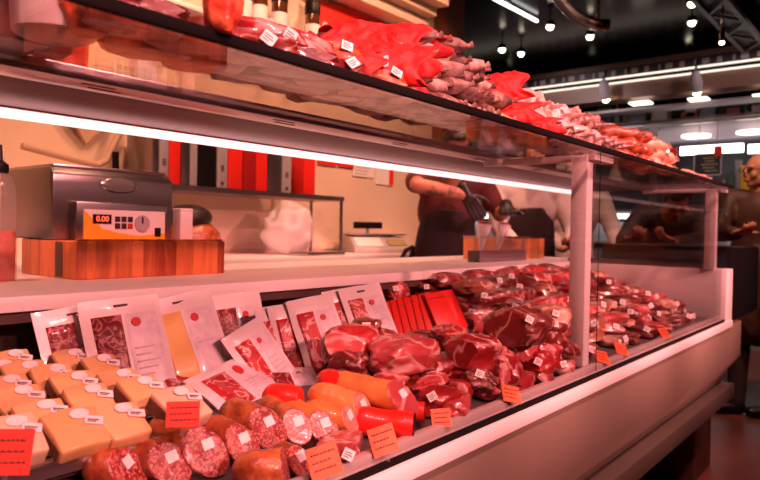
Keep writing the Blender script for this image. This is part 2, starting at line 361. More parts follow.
cpart(MB().box(X0,XE-.06,1.231,1.25,1.401,1.43,.002), 'light_housing', 'white_metal', 'white light housing')
cpart(MB().box(X0,XE-.08,1.234,1.248,1.385,1.401,.002), 'light_strip', 'led', 'glowing pinkish-white light strip')
for x in (1.0, 2.2, 3.04):
    cpart(MB().box(x-.012,x+.012,1.255,1.28,1.066,1.40), 'rear_post', 'steel', 'slim steel post behind') if False else None

wt = thing('worktop', 'long pinkish-white worktop shelf behind the meat display', 'worktop', (1.5,1.59,1.04))
MB().box(-1.9,1.95,-.34,.34,.0,.029,.003).build('slab','white_metal',wt)
MB().box(-1.9,1.55,-.325,-.305,-.022,.0).build('front_apron','dark_interior',wt,label='dark strip under the front edge')
MB().box(-1.9,1.95,-.19,.30,-1.04,-.0005).build('cabinet','dark_interior',wt,label='dark cabinet under the worktop')

bc = thing('back_counter', 'pale back counter along the cream wall with a dark front', 'counter', (1.0,2.75,0))
MB().box(-3.2,3.3,-.29,.298,1.02,1.055,.004).build('top','white_metal',bc)
MB().box(-3.2,3.3,-.27,.298,0,1.02).build('cabinet','dark_interior',bc,label='dark cabinet front')

# black neighbour counter past the end cheek
nb = thing('side_counter', 'black side counter standing past the white end cheek', 'counter', (3.38,.9,0))
MB().box(-.205,.40,-.3,.28,.8302,1.155,.01).build('body','black',nb)
MB().box(.05,.40,-.1,.28,0,.8302).build('lower_cabinet','dark_interior',nb)

# ------------------------------------------------------------------ ceiling fittings and lamps
def bulb_thing(x, y, label, Z=3.4, drop=.12):
    r = ray(x, y); t = (Z-drop-CAMH)/r.z; 
    if t < 0 or t > 14: t = 11/r.x
    p = CAM + r*t
    o = thing('spot_lamp', label, 'lamp', p, (0,0,0), 'ceiling spot lamps')
    top = Z - p.z
    MB().cyl((0,0,.03),(0,0,max(top,.05)),.008,n=8).build('rod','black',o)
    MB().lathe([(.02,.06),(.045,.04),(.055,-.0),(.05,-.005),(.04,.005)],16).build('shade','black',o)
    MB().sph((0,0,-.005),.036,2).build('bulb','bulb',o,label='glowing warm bulb')
    return o
spots = [(502,49,'ceiling spot lamp nearest above the red-wrapped sausages, left of a pair'),(521,53,'ceiling spot lamp right of the pair above the red-wrapped sausages'),
 (510,82,'low ceiling spot lamp just above the red paper wraps'),(550,26,'ceiling spot lamp just left of the copper duct end'),
 (590,36,'ceiling spot lamp right below the copper duct end'),(592,73,'ceiling spot lamp above the double light tube, left of centre'),
 (692,3,'topmost ceiling spot lamp by the slanting grey beam'),(692,22,'ceiling spot lamp second from top by the slanting grey beam'),
 (688,62,'ceiling spot lamp in front of the pale lettered fascia strip')]
for x, y, l in spots: bulb_thing(x, y, l)
# linear tube on the ceiling
a = atZ(497,0,3.36); b = atZ(537,21,3.36); d = (b-a); a = a - d*.6
o = thing('light_tube', 'short white light tube on the black ceiling near the copper duct', 'lamp', (a+b)/2)
MB().cyl(a-(a+b)/2, b-(a+b)/2, .016).build('tube','tube_hot',o); MB().box(-.05,.05,-.03,.03,.018,.04).build('clip','black',o)
# copper duct with curved end
def arc(pts): return [atZ(x, y, z) for x, y, z in pts]
pts = arc([(540,-30,3.16),(560,0,3.14),(572,13,3.13),(585,21,3.12),(598,25,3.12),(609,25,3.12)])
c0 = pts[3].copy(); o = thing('ceiling_duct', 'shiny copper-coloured curved duct hanging from the black ceiling', 'duct', c0)
MB().tube([p-c0 for p in pts], .055, 14).build('pipe','copper',o)
MB().cyl(pts[4]-c0+Vector((0,0,.05)), pts[4]-c0+Vector((0,0,.28)), .014).build('hanger','copper',o)
# slanting grey beam
p1, p2 = atZ(700,-12,3.2), atZ(756,50,3.2); c0 = (p1+p2)/2; d = (p2-p1).normalized(); s = d.cross(Vector((0,0,1)))*.11
o = thing('roof_beam', 'slanting grey roof beam crossing the top right corner', 'beam', c0)
mb = MB(); 
for sgn in (-1,1): mb.tube([p1-c0+s*sgn, p2-c0+s*sgn], .03, 4)
for k in range(7):
    u = k/6; mb.tube([p1.lerp(p2,u)-c0+s*(1 if k%2 else -1), p1.lerp(p2,min(1,u+.16))-c0+s*(-1 if k%2 else 1)], .02, 4)
mb.build('truss','beam_grey',o)
q = MB().prism([(p1-c0-s).to_2d()[:], (p2-c0-s).to_2d()[:], (p2-c0+s).to_2d()[:], (p1-c0+s).to_2d()[:]], .03, .05).build('top_plate','beam_grey',o)
hp = atZ(722,35,2.95); o = thing('hanging_lamp', 'small narrow hanging lamp beside the slanting grey beam', 'lamp', hp)
MB().cyl((0,0,.05),(0,0,.45),.006,n=8).build('rod','copper',o); MB().cyl((0,0,-.06),(0,0,.06),.024).build('shade','copper',o); MB().sph((0,0,-.065),.02).build('bulb','bulb',o)

# ------------------------------------------------------------------ the market stall across the aisle
SX = 8.0
def sb(mb, x0, y0, x1, y1, X=SX, dep=.3):
    """a box whose front lies in the plane X and spans two corners seen in the photo"""
    a, b = atX(x0, y0, X), atX(x1, y1, X)
    return mb.box(X, X+dep, min(a.y,b.y), max(a.y,b.y), min(a.z,b.z), max(a.z,b.z))
def stall(name, label, cat, x0, y0, x1, y1, mat, X=SX, dep=.3, group=None):
    mb = MB(); sb(mb, x0, y0, x1, y1, X, dep); cs = sum((v.co for v in mb.bm.verts), Vector())/8
    mn = Vector((cs.x, cs.y, min(v.co.z for v in mb.bm.verts))); mb.xf(Matrix.Translation(-mn)); o = mb.build(name, mat, None, mn); return tag(o, label, cat, group)
ZS = lambda y: atX(650, y, SX).z
ms = thing('market_stall', 'market stall across the aisle with dark fascia and long light tubes', 'stall', (SX,1.5,0))
def mpart(mb, name, mat, label=None): 
    mb.xf(Matrix.Translation((-SX,-1.5,0))); o = mb.build(name, mat, ms)
    if label: o['label'] = label
    return o
YA, YB = -2.5, 5.6
mpart(MB().box(SX+.45,SX+.5,YA,YB,1.14,1.36), 'case_back', 'lav')
mpart(MB().box(SX-.1,SX+.5,YA,YB,1.47,1.50), 'case_top', 'stall_grey')
for y in (1.2,2.5,4.2): mpart(MB().box(SX+.3,SX+.34,y,y+(.65 if y<2 else 1.3),1.40,1.46), 'case_light', 'tube_hot')
for y in (-2.4,-.3,1.5,3.3,5.5): mpart(MB().box(SX-.1,SX-.07,y,y+.03,1.14,1.47), 'case_post', 'steel')
mpart(MB().box(SX-.02,SX+.35,YA,YB,3.22,3.27), 'fascia_top', 'brownish')
mpart(MB().box(SX+.02,SX+.3,YA,YB,3.1,3.22), 'fascia', 'stall_dark')
mpart(MB().box(SX+.0,SX+.3,YA,YB,2.83,3.02), 'fascia_lower', 'brownish')
mpart(MB().box(SX+.05,SX+.3,YA,YB,2.69,2.72), 'rail', 'stall_grey')
mpart(MB().box(SX+1.2,SX+1.3,YA,YB,0,2.9), 'rear_wall', 'stall_dark')
mpart(MB().box(SX+.6,SX+1.2,YA,YB,2.60,2.64), 'high_shelf', 'stall_grey')
mpart(MB().box(SX+.02,SX+.06,YA,YB,2.47,2.50), 'hanging_rail', 'steel')
mpart(MB().box(SX+.55,SX+1.2,YA,YB,2.36,2.60), 'hood', 'lav')
mpart(MB().box(SX-.1,SX+.5,YA,YB,0,1.1), 'counter_front', 'stall_grey')
mpart(MB().box(SX-.15,SX+.55,YA,YB,1.1,1.14), 'counter_top', 'white_metal')
mpart(MB().box(SX+.03,SX+.07,2.35,2.43,1.14,2.49), 'upright', 'steel')
for k,z in enumerate((3.045,3.108)):
    mpart(MB().cyl((SX-.03-.0*k,YA,z-.02),(SX-.03,YB,z-.02),.011,n=10), 'light_tube', 'tube')
for k in range(26):
    y = .9+k*.13; mpart(MB().box(SX+.01,SX+.02,y,y+.05+.03*math.sin(k*2.1),3.13,3.19), 'fascia_mark', 'stall_grey')
for (x0,x1,y0) in ((628,648,101),(687,706,97),(752,770,93)):
    a, b = atX(x0,y0,SX), atX(x1,y0,SX)
    mpart(MB().box(SX+.02,SX+.2,min(a.y,b.y),max(a.y,b.y),a.z-.03,a.z-.012), 'panel_light', 'disc')
for i,(x,y) in enumerate(((606,99),(697,92))):
    p = atX(x,y,SX-.12); o = thing('spot_lamp', ['tilted pink-shaded spot lamp under the stall fascia, left one','tilted pink-shaded spot lamp under the stall fascia, right one'][i],'lamp',p,(0,R(-25),0),'stall spot lamps')
    MB().lathe([(.055,0),(.07,.1),(.05,.2),(.02,.24)],14).build('shade','box_a',o); MB().sph((0,0,0),.045).build('bulb','bulb',o); MB().cyl((0,0,.22),(.13,0,.32),.012,n=8).build('arm','black',o)
for i,(x,y) in enumerate(((696,137),(752,133))):
    p = atX(x,y,SX+.4); mpart(MB().lathe([(.16,0),(.16,.02),(.02,.025)],20,(p.x,p.y,p.z)), 'round_light', 'disc')
for i,(x0,x1,y) in enumerate(((680,743,151),(748,800,149),(655,673,154))):
    a, b = atX(x0,y,SX+.5), atX(x1,y,SX+.5)
    mpart(MB().box(SX+.5,SX+.54,min(a.y,b.y),max(a.y,b.y),a.z-.05,a.z+.05), 'bright_tube', 'tube_hot')
stuff = [(598,108,612,122,'box_d','stacked grey-blue box at the left end of the high shelf'),(613,104,618,122,'box_a','slim pale bottle on the high shelf left of the pots'),(621,108,628,122,'box_c','ochre jar on the high shelf'),(630,110,646,121,'box_d','dark carton on the high shelf, middle left'),
 (652,108,668,119,'box_a','pale carton on the high shelf, right of the dark carton'),(682,112,698,118,'box_b','small red tray on the high shelf'),(686,106,697,113,'box_a','white tub on the small red tray'),(700,107,716,117,'box_d','grey carton on the high shelf, right of the red tray'),
 (727,116,740,122,'box_b','red packet on the shelf edge'),(741,104,750,118,'green','green bottle on the high shelf near the right edge'),(752,105,768,116,'box_a','pale carton at the right end of the high shelf')]
for i,(x0,y0,x1,y1,m,l) in enumerate(stuff):
    z1 = atX((x0+x1)/2,y0,SX+.7).z; a, b = atX(x0,y1,SX+.7), atX(x1,y1,SX+.7); w = abs(a.y-b.y)
    if m in ('green',) or 'bottle' in l or 'jar' in l:
        o = MB().lathe([(w*.5,0),(w*.5,(z1-2.64)*.6),(w*.2,(z1-2.64)*.75),(w*.2,z1-2.64)],14).build('bottle',m,None,(SX+.75,(a.y+b.y)/2,2.64))
    else: o = MB().box(-.1,.1,-w/2,w/2,0,max(z1-2.64,.08)*1.0,.01).build('carton',m,None,(SX+.75,(a.y+b.y)/2,2.64))
    tag(o,l,'bottle' if o.name.startswith('bottle') else 'box','goods on the stall shelf')
# hanging signs
a, b = atX(695,155,SX-.1), atX(720,174,SX-.1)
sg = thing('sign_board', 'hanging blackboard price sign with chalk lines at the far stall', 'sign', ((SX-.1),(a.y+b.y)/2,b.z))
w, h = abs(a.y-b.y)/2, a.z-b.z
MB().box(0,.02,-w,w,0,h).build('board','chalk',sg); fr = MB().box(-.006,.024,-w-.012,-w,0,h).box(-.006,.024,w,w+.012,0,h).box(-.006,.024,-w,w,h,h+.012).box(-.006,.024,-w,w,-.012,0).build('frame','silver',sg)
l_ = MB()
for k in range(5): l_.box(-.002,0,-w*.8+(k%2)*.03,w*(.2+.15*(k%3)),h*(.15+.16*k),h*(.15+.16*k)+.012)
l_.build('writing','lcd',sg); MB().cyl((.01,-w*.7,h),(.01,-w*.7,2.5-b.z),.004,n=6).cyl((.01,w*.7,h),(.01,w*.7,2.5-b.z),.004,n=6).build('wire','steel',sg)
for (x0,y0,x1,y1,l) in ((714,146,722,156,'small red card above the blackboard sign'),(669,148,677,160,'small red card left of the blackboard sign')):
    o = stall('price_card', l, 'card', x0,y0,x1,y1,'red',SX-.12,.01,'red cards hung on the far stall')
# goods on the far counter
far = [(735,160,742,190,'box_a','white stack of tubs on the far counter'),(741,166,749,190,'yellow','yellow carton on the far counter beside the white tubs'),(727,172,734,190,'green','green bottle on the far counter left of the tubs'),
       (720,180,727,192,'box_c','ochre tin on the far counter left of the green bottle')]
for x0,y0,x1,y1,m,l in far:
    a, b = atX(x0,y0,SX+.2), atX(x1,y1,SX+.2); w = abs(a.y-b.y)/2; hh = max(a.z-1.50,.12)
    if m == 'green' or 'tin' in l: o = MB().lathe([(w,0),(w,hh*.65),(w*.45,hh*.8),(w*.45,hh)],16).build('bottle' if m=='green' else 'tin',m,None,(SX+.2,(a.y+b.y)/2,1.50))
    elif 'stack' in l:
        for k in range(5): tag(MB().lathe([(w*.85,0),(w,hh*.8/5),(w*1.04,hh*.97/5)],16).build('tub','box_a',None,(SX+.2,(a.y+b.y)/2,1.50+hh*k/5)), 'white tub in the stack on the far counter, '+['lowest','second from below','middle one','fourth from below','topmost'][k], 'tub', 'stacked white tubs on the far counter')
    else: o = MB().box(-w,w,-w,w,0,hh,.008).build('carton',m,None,(SX+.2,(a.y+b.y)/2,1.50))
    if 'stack' not in l: tag(o,l,'goods','goods on the far counter')
# ------------------------------------------------------------------ things on the worktop
WZ = 1.069
wb = thing('wooden_box', 'reddish butcher-block box on the worktop under the steel vacuum packer', 'box', (.975,1.70,WZ))
MB().box(-.215,.215,-.17,.13,.0,.092,.004).build('body','wood',wb)
MB().box(-.2165,-.21,-.10,-.065,.004,.088).build('groove','dark_interior',wb)
MB().box(-.21,.21,-.165,-.15,.092,.097,.002).build('lip','wood',wb)
vm = thing('vacuum_packer', 'brushed steel vacuum packing machine with a yellow control panel', 'machine', (.935,1.80,WZ+.0925))
MB().prism([(-.145,0),(-.145,.165),(-.12,.185),(.17,.18),(.17,0)], -.175,.165,'x',.006).build('housing','steel_dark',vm)
MB().box(-.165,.155,-.125,.16,.183,.192,.004).build('lid','steel',vm)
bz = MB().box(-.135,.125,-.185,-.143,0,.098,.006).build('bezel','steel_dark',vm)
pn = MB().box(-.118,.112,-.1885,-.184,0,.078).build('control_panel','paper',vm,label='white and yellow control panel')
yl = MB().prism([(-.118,.0),(-.118,.076),(-.07,.03),(-.02,.018),(.04,.012),(.112,.02),(.112,0)],-.1895,-.1884,'y').build('yellow_band','yellow',pn)
ds = MB().box(-.095,-.045,-.191,-.188,.042,.066,.001).build('display','display',pn); text('0.00',.02,'led_digit',pn,'digits',(-.07,-.1915,.054),(PI/2,0,0))
for r_ in range(2):
    for k in range(3): MB().box(-.035+k*.018,-.021+k*.018,-.191,-.188,.03+r_*.018,.044+r_*.018,.001).build('button','ink' if not (r_==0 and k==2) else 'ink_red',pn)
MB().cyl((.042,-.188,.045),(.042,-.192,.045),.022,n=24).build('gauge','grey',pn); MB().box(.04,.044,-.194,-.191,.045,.062).build('gauge_needle','ink',pn)
MB().box(.08,.098,-.193,-.188,.01,.034,.002).build('rocker_switch','black',pn)
MB().lathe([(.045,0),(.04,.004),(.03,.004)],24).xf(Matrix.Translation((.0,-.147,.145)) @ Matrix.Rotation(PI/2,4,'X') @ Matrix.Diagonal((1.2,.45,1,1))).build('maker_plate','steel',vm)
o = thing('white_tub', 'small white tub beside the vacuum packer', 'tub', (1.165,1.70,WZ+.092))
MB().box(-.022,.022,-.02,.02,0,.088,.003).build('body','paper',o); MB().box(-.023,.023,-.021,.021,.083,.093,.003).build('lid','white_metal',o)
bp = atY(2,200,1.62)
o = thing('squeeze_bottle', 'clear bottle of red sauce with a dark nozzle at the left edge', 'bottle', (bp.x-.005,1.62,WZ))
MB().lathe([(.03,0),(.033,.01),(.033,.11),(.03,.115)],20).build('red_filling','mesh_red',o); MB().lathe([(.0335,0),(.036,.005),(.036,.19),(.03,.225),(.014,.25)],20).build('body','film',o)
MB().lathe([(.018,.245),(.018,.265),(.006,.275),(.004,.31)],14).build('nozzle','black',o)

# ham cone holder and wooden block at the far end of the worktop
pA = atZ(440,258,WZ); pB = atZ(552,259,WZ)
o = thing('wooden_block', 'orange butcher-block box at the far end of the worktop', 'box', (3.05,1.60,WZ)); 
MB().box(-.30,.20,-.09,.10,0,.105,.004).build('body','wood2',o); MB().box(-.30,.20,-.092,.102,.105,.112).build('top','steel',o)
o = thing('acrylic_holder', 'clear acrylic holder standing in front of the orange wooden block', 'holder', (2.70,1.50,WZ))
MB().box(-.24,.20,-.066,-.062,0,.115).box(-.24,-.236,-.062,.0,0,.115).box(.196,.2,-.062,.0,0,.115).build('shell','acrylic',o)
MB().box(-.236,.196,-.06,-.002,0,.05).build('base','maroon',o)
for i,(px,py) in enumerate(((484,244),(501,242))):
    p = atY(px,py,1.46)
    o = thing('paper_cone', ['white paper cone of ham slices, left of two in the acrylic holder','white paper cone of ham slices, right of two in the acrylic holder'][i], 'paper cone', (p.x,1.475,WZ+.045), (R(8),R(8 if i else -2),0), 'paper cones of ham')
    MB().lathe([(.003,0),(.035,.125),(.033,.125),(.002,.003)],20).build('cone','paper',o)
    hm = MB()
    for k in range(5): hm.sph((.016*math.cos(k*1.4),.016*math.sin(k*1.4),.127),.014,2,(1,1,.7))
    hm.build('ham_slices','pink',o)

# ------------------------------------------------------------------ things on and above the back counter
BZ = 1.055
p = atY(199,225,2.62); o = thing('dark_bundle', 'dark rounded bundle with a brown lower part behind the white tub', 'bundle', (p.x,2.66,BZ))
MB().lathe([(.10,0),(.13,.05),(.12,.12),(.08,.16)],20).build('lower','casing_dark',o); MB().sph((-.03,0,.19),.10,3,(1.15,1,.62)).build('top','hair',o)
rk = thing('wire_rack', 'steel rack with thin legs on the back counter holding red and silver binders', 'rack', (2.35,2.86,BZ))
RX0, RX1 = -.75,.66
MB().box(RX0,RX1,-.14,.14,.318,.330).box(RX0,RX1,-.143,-.137,.318,.345).build('shelf','steel_dark',rk)
for x in (RX0+.02,RX1-.012):
    for y in (-.13,.13): MB().box(x-.007,x+.007,y-.007,y+.007,0,.318).build('leg','steel_dark',rk)
RZ = BZ+.330
def binder(x0, x1, mat, label, eight):
    a, b = atY(x0,185,2.745), atY(x1,185,2.745); w = b.x-a.x-.003
    o = thing('ring_binder', label, 'binder', ((a.x+b.x)/2,2.86,RZ), (0,0,0), 'binders on the steel rack')
    MB().box(-w/2,w/2,-.11,.11,0,.31,.003).build('cover',mat,o)
    if eight:
        text('8',.045,'ink',o,'number',(0,-.1115,.115),(PI/2,0,0)); MB().cyl((0,-.110,.04),(0,-.1125,.04),.010,n=16).build('finger_hole','ink',o)
    return o
bl = [(152,159,'steel_dark','dark grey binder at the left end of the rack',0),(159.5,169,'silver','silver binder numbered 8 nearest the left end of the rack',1),(169.5,181,'red','red binder right of the leftmost silver one',0),
 (181.5,190,'steel_dark','dark binder between a red and a narrow silver binder',0),(190.5,198,'silver','narrow plain silver binder left of centre',0),(198.5,217,'black','wide black binder left of the middle silver one',0),
 (217.5,228,'silver','silver binder numbered 8 in the middle of the rack',1),(228.5,243,'red','wide red binder right of the middle silver one',0),(243.5,256,'red_dark','deep red binder between two bright red ones',0),
 (256.5,268,'red','red binder right of the deep red one',0),(268.5,282,'steel_dark','dark binder left of the rightmost silver one',0),(282.5,292,'silver','silver binder numbered 8 nearest the right end of the rack',1),(304,316,'red','lone red binder at the right end of the rack',0)]
for b in bl: binder(*b)
for i,(x0,y0,x1,y1) in enumerate(((318,150,336,166),(338,152,353,168))):
    a, b = atY(x0,y0,3.045), atY(x1,y1,3.045)
    o = MB().box(a.x,b.x,3.036,3.0499,b.z,a.z).build('wall_card','red'); tag(o, ['red card fixed on the cream wall, left of two','red card fixed on the cream wall, right of two'][i], 'card', 'red wall cards')
a, b = atY(353,160,3.045), atY(373,178,3.045)
o = thing('wall_notice','white paper notice on the cream wall above the scale','notice',((a.x+b.x)/2,3.044,b.z)); w=(b.x-a.x)/2; h=a.z-b.z
MB().box(-w,w,-.004,.0055,0,h).build('sheet','paper',o); lm=MB()
for k in range(4): lm.box(-w*.8,w*(.3+.15*(k%3)),-.0055,-.004,h*(.15+.2*k),h*(.2+.2*k))
lm.build('writing','grey',o)
a = atY(380,165,3.04); o = thing('wall_sheet','small sheet with a red stripe beside the white notice','notice',(a.x+.06,3.044,a.z-.14)); MB().box(-.1,.1,-.004,.0055,0,.2).build('sheet','paper',o); MB().box(.05,.1,-.006,-.004,0,.2).build('stripe','red',o)
# scale
sc = thing('weighing_scale', 'pale electronic weighing scale on the back counter with a dark pole display', 'scale', (3.38,2.77,BZ), (0,0,R(-30)))
MB().prism([(-.17,0),(-.17,.03),(-.06,.10),(.17,.11),(.17,0)],-.20,.20,'x',.006).build('body','grey',sc)
MB().box(-.19,.19,-.07,.17,.112,.122,.004).build('platter','steel',sc)
MB().box(-.18,.0,-.001,.0005,-.05,.05).xf(Matrix.Translation((0,-.118,.069)) @ Matrix.Rotation(R(-57.5),4,'X')).build('keypad','paper',sc)
MB().box(.04,.17,-.0015,.001,-.035,.035).xf(Matrix.Translation((0,-.118,.069)) @ Matrix.Rotation(R(-57.5),4,'X')).build('screen','lcd',sc)
MB().cyl((.0,.15,.10),(.0,.15,.16),.012).build('pole','grey',sc); MB().box(-.10,.10,.13,.17,.155,.20,.004).build('pole_display','black',sc)
o = MB(); o.sph((0,0,.14),.15,4,(1,.8,.95)); 
for v in o.bm.verts:
    d = fnoise(v.co,9,3)*.06+fnoise(v.co,22,5)*.02; v.co += v.co.normalized()*d; v.co.z = max(v.co.z,0)
p = atY(297,235,2.62); tag(o.build('plastic_bag','frost',None,(p.x,2.68,BZ)),'crumpled clear plastic bag on the back counter left of the scale','bag')
p = atY(318,250,2.56); o = MB().box(-.16,.16,-.07,.07,0,.02,.006).build('flat_tray','steel',None,(p.x,2.56,BZ),(0,0,R(4))); tag(o,'flat steel tray on the back counter in front of the plastic bag','tray')
# spray hose and cloth at top left of the wall
hp = [(22,146),(45,152),(75,160),(98,165),(107,160),(111,150),(118,136),(124,120),(126,100)]
hw = [atY(x,y,2.96) for x,y in hp]; c0 = hw[3].copy()
o = thing('spray_hose','cream spray hose looping on the wall with a black nozzle','hose',c0)
MB().tube([q-c0 for q in hw], .016, 10).build('tube','cloth_beige',o); q0 = hw[4]-c0; MB().cyl(q0+Vector((.03,-.02,.04)),q0+Vector((.035,-.02,-.10)),.016).build('nozzle','black',o)
a = atY(78,100,3.0); cb = MB().prism([(-.14,.32),(.13,.34),(.15,.22),(.10,.12),(.03,.02),(-.02,.10),(-.12,.17)],-.012,.012,'y',.004)
for v in cb.bm.verts: v.co.y += .012*math.sin(v.co.x*40)
q = atY(82,149,3.0); o = cb.build('hanging_cloth','cloth_beige',None,(q.x,3.02,q.z)); tag(o,'beige cloth hanging on the wall above the vacuum packer','cloth')
a,b = atY(133,100,3.04), atY(151,166,3.04); o = MB().box(a.x,b.x,3.0,3.0499,b.z,a.z+.3,.004).build('wall_panel','lilac'); tag(o,'pale lilac panel on the wall right of the hose','panel')
# high bottle shelf, bottles and banner
HS = thing('bottle_shelf','white wall shelf high on the cream wall carrying wine bottles','shelf',(2.55,2.9,2.275)); MB().box(-.75,.35,-.1,.148,0,.025,.003).build('board','white_metal',HS); 
for x in (-.6,.2): MB().box(x-.01,x+.01,-.08,.148,-.10,0).build('bracket','white_metal',HS)
BS = Matrix.Scale(1.3,4)
for i,px in enumerate((243,259,279,312)):
    p = atY(px,45,2.88); o = thing('wine_bottle', ['wine bottle with a black capsule, leftmost on the high shelf','wine bottle with a black capsule, second from left on the high shelf','wine bottle with a black capsule, third from left on the high shelf','wine bottle with a black capsule, beside the red banner'][i], 'bottle', (p.x,2.88,2.3003), (0,0,0), 'wine bottles on the high shelf')
    MB().lathe([(.033,0),(.036,.008),(.036,.19),(.03,.215),(.016,.245),(.014,.30),(.014,.305)],20).xf(BS).build('glass','dark_glass',o)
    MB().lathe([(.0365,.01),(.0368,.012),(.0368,.105),(.0365,.107)],20).xf(BS).build('label','paper',o); MB().lathe([(.0375,.155),(.038,.157),(.038,.2),(.033,.217)],20).xf(BS).build('capsule','black',o)
a = atY(316,0,3.03); b = atY(318,52,3.03); c = atY(388,58,3.03); d = atY(384,16,3.03)
bn = thing('red_banner','red banner with a row of round emblems on the cream wall','banner',((a.x+d.x)/2,3.03,b.z))
bx = bn.location; MB().prism([(a.x-bx.x,a.z-bx.z),(b.x-bx.x,0),(c.x-bx.x,.02),(d.x-bx.x,d.z-bx.z)],.0,.0199,'y').build('sheet','red',bn)
for i,(px,py) in enumerate(((325,26),(339,32),(355,37))):
    q = atY(px,py,3.03); e = MB().cyl((q.x-bx.x,-.002,q.z-bx.z),(q.x-bx.x,.001,q.z-bx.z),.036,n=24).build('emblem','brownish',bn)
    MB().cyl((q.x-bx.x,-.0035,q.z-bx.z),(q.x-bx.x,-.002,q.z-bx.z),.026,n=24).build('emblem_centre','lilac',e) 
    MB().cyl((q.x-bx.x,-.0045,q.z-bx.z),(q.x-bx.x,-.0035,q.z-bx.z),.012,n=16).build('emblem_dot','brownish',e)

# ------------------------------------------------------------------ people
def remesh(mb, voxel, name, mat, parent, sm=4):
    me = bpy.data.meshes.new('t'); bmesh.ops.recalc_face_normals(mb.bm, faces=mb.bm.faces); mb.bm.to_mesh(me); mb.bm.free()
    t = bpy.data.objects.new('t', me); C.objects.link(t)
    md = t.modifiers.new('r','REMESH'); md.mode = 'VOXEL'; md.voxel_size = voxel
    s = t.modifiers.new('s','SMOOTH'); s.iterations = sm; s.factor = .5
    dg = bpy.context.evaluated_depsgraph_get(); m2 = bpy.data.meshes.new_from_object(t.evaluated_get(dg)); m2.name = name
    bpy.data.objects.remove(t); m2.materials.clear(); m2.materials.append(M[mat]); m2.polygons.foreach_set('use_smooth',[True]*len(m2.polygons))
    o = bpy.data.objects.new(name, m2); C.objects.link(o); o.parent = parent; return o
def limb(mb, pts, rads):
    mb.tube(pts, rads, 14)
    for p, r in zip(pts, rads): mb.sph(p, r, 2)
def hand(mb, w, d, nrm, side, curl, inf=0):
    d = d.normalized(); nrm = (nrm - d*nrm.dot(d)).normalized(); ac = d.cross(nrm)*side      # ac points to the thumb side
    for k in range(6):
        u = k/5; c = w + d*(.085*u); 
        for t in (-1,-.33,.33,1): mb.sph(c + ac*(t*(.022+.012*u)), .0135+inf+.004*(1-u), 2)
    for i,(off,ln) in enumerate(((.034,.070),(.012,.078),(-.011,.072),(-.033,.057))):
        p = w + d*.088 + ac*off; dd = d.copy(); pts = [p - d*.02, p]; 
        for j,f in enumerate((.42,.33,.25)):
            dd = (Matrix.Rotation(curl*(.6+.3*j),3,d.cross(nrm)) @ dd); p = p + dd*(ln*f); pts.append(p)
        mb.tube(pts,[.0095+inf,.0092+inf,.0085+inf,.0078+inf,.0065+inf],8); 
        for q in pts[1:]: mb.sph(q,.0075+inf,1)
    p = w + d*.02 + ac*.022; dd = (d*.6+ac*.8-nrm*.0).normalized(); pts = [p]
    for j,f in enumerate((.035,.032,.025)):
        p = p + dd*f; pts.append(p); dd = (dd*.8 + d*.35 + nrm*(-.3*curl)).normalized()
    mb.tube(pts,[.013+inf,.012+inf,.010+inf,.008+inf],8)
    for q in pts: mb.sph(q,.009+inf,1)
def head(mb, c, fd, up):
    """skull, jaw, nose, ears"""
    fd = (fd - up*fd.dot(up)).normalized(); sd = up.cross(fd)
    rot = Matrix((sd, fd, up)).transposed().to_4x4()
    def e(x,y,z,r,sc): mb.sph(c + sd*x + fd*y + up*z, r, 3, sc, rot)
    e(0,-.012,.03,.09,(.84,1.08,.95)); e(0,.02,-.045,.068,(.86,.98,1.0)); e(0,.052,-.085,.032,(1,.9,.8))
    e(0,.098,-.018,.016,(.8,1.1,1.5)); e(0,.09,.01,.011,(.8,.9,2.0)); e(0,.086,-.062,.017,(1.35,.6,.55))
    for s in (-1,1): e(s*.074,-.005,-.015,.028,(.35,.75,1.15)); e(s*.033,.080,.024,.017,(1.3,.6,.5)); e(s*.045,.062,-.03,.024,(1,.8,.9))
def head_parts(par, c, fd, up, hairmat=None, glasses=False, cap=None, bald=False):
    fd = (fd - up*fd.dot(up)).normalized(); sd = up.cross(fd); rot = Matrix((sd, fd, up)).transposed().to_4x4()
    for s in (-1,1):
        MB().sph(c + sd*(s*.031)+fd*.083+up*.004, .0105, 2).build('eye','ink',par)
    MB().sph(c + fd*.0965 - up*.062, .006, 2, (3.2,.5,.6), rot).build('mouth','ink_red',par)
    if hairmat:
        mb = MB(); mb.sph(c - fd*.018 + up*.04, .098, 4, (.86,1.08,.95), rot)
        dl = [v for v in mb.bm.verts if (v.co-c).dot(fd) > .045 - (0 if (v.co-c).dot(up) < .085 else -.03) or (v.co-c).dot(up) < (-.04 if (v.co-c).dot(fd) < -.03 else .02)]
        bmesh.ops.delete(mb.bm, geom=dl, context='VERTS'); 
        for v in mb.bm.verts: v.co += (v.co-c).normalized()*(.004*fnoise(v.co,40,2))
        h = mb.build('hair',hairmat,par); s = h.modifiers.new('th','SOLIDIFY'); s.thickness = .012
    if glasses:
        g = MB()
        for s in (-1,1):
            cc = c + sd*(s*.033)+fd*.108+up*.004; ring = [cc + sd*(.025*math.cos(k*PI/8))+up*(.018*math.sin(k*PI/8)) for k in range(17)]; g.tube(ring,.0025,6)
            g.tube([cc+sd*(s*.025), c+sd*(s*.078)+fd*.06+up*.008, c+sd*(s*.082)-fd*.02+up*.008],.0022,6)
        g.tube([c+fd*.11+sd*.008+up*.006, c+fd*.11-sd*.008+up*.006],.0025,6).build('glasses','ink',par)
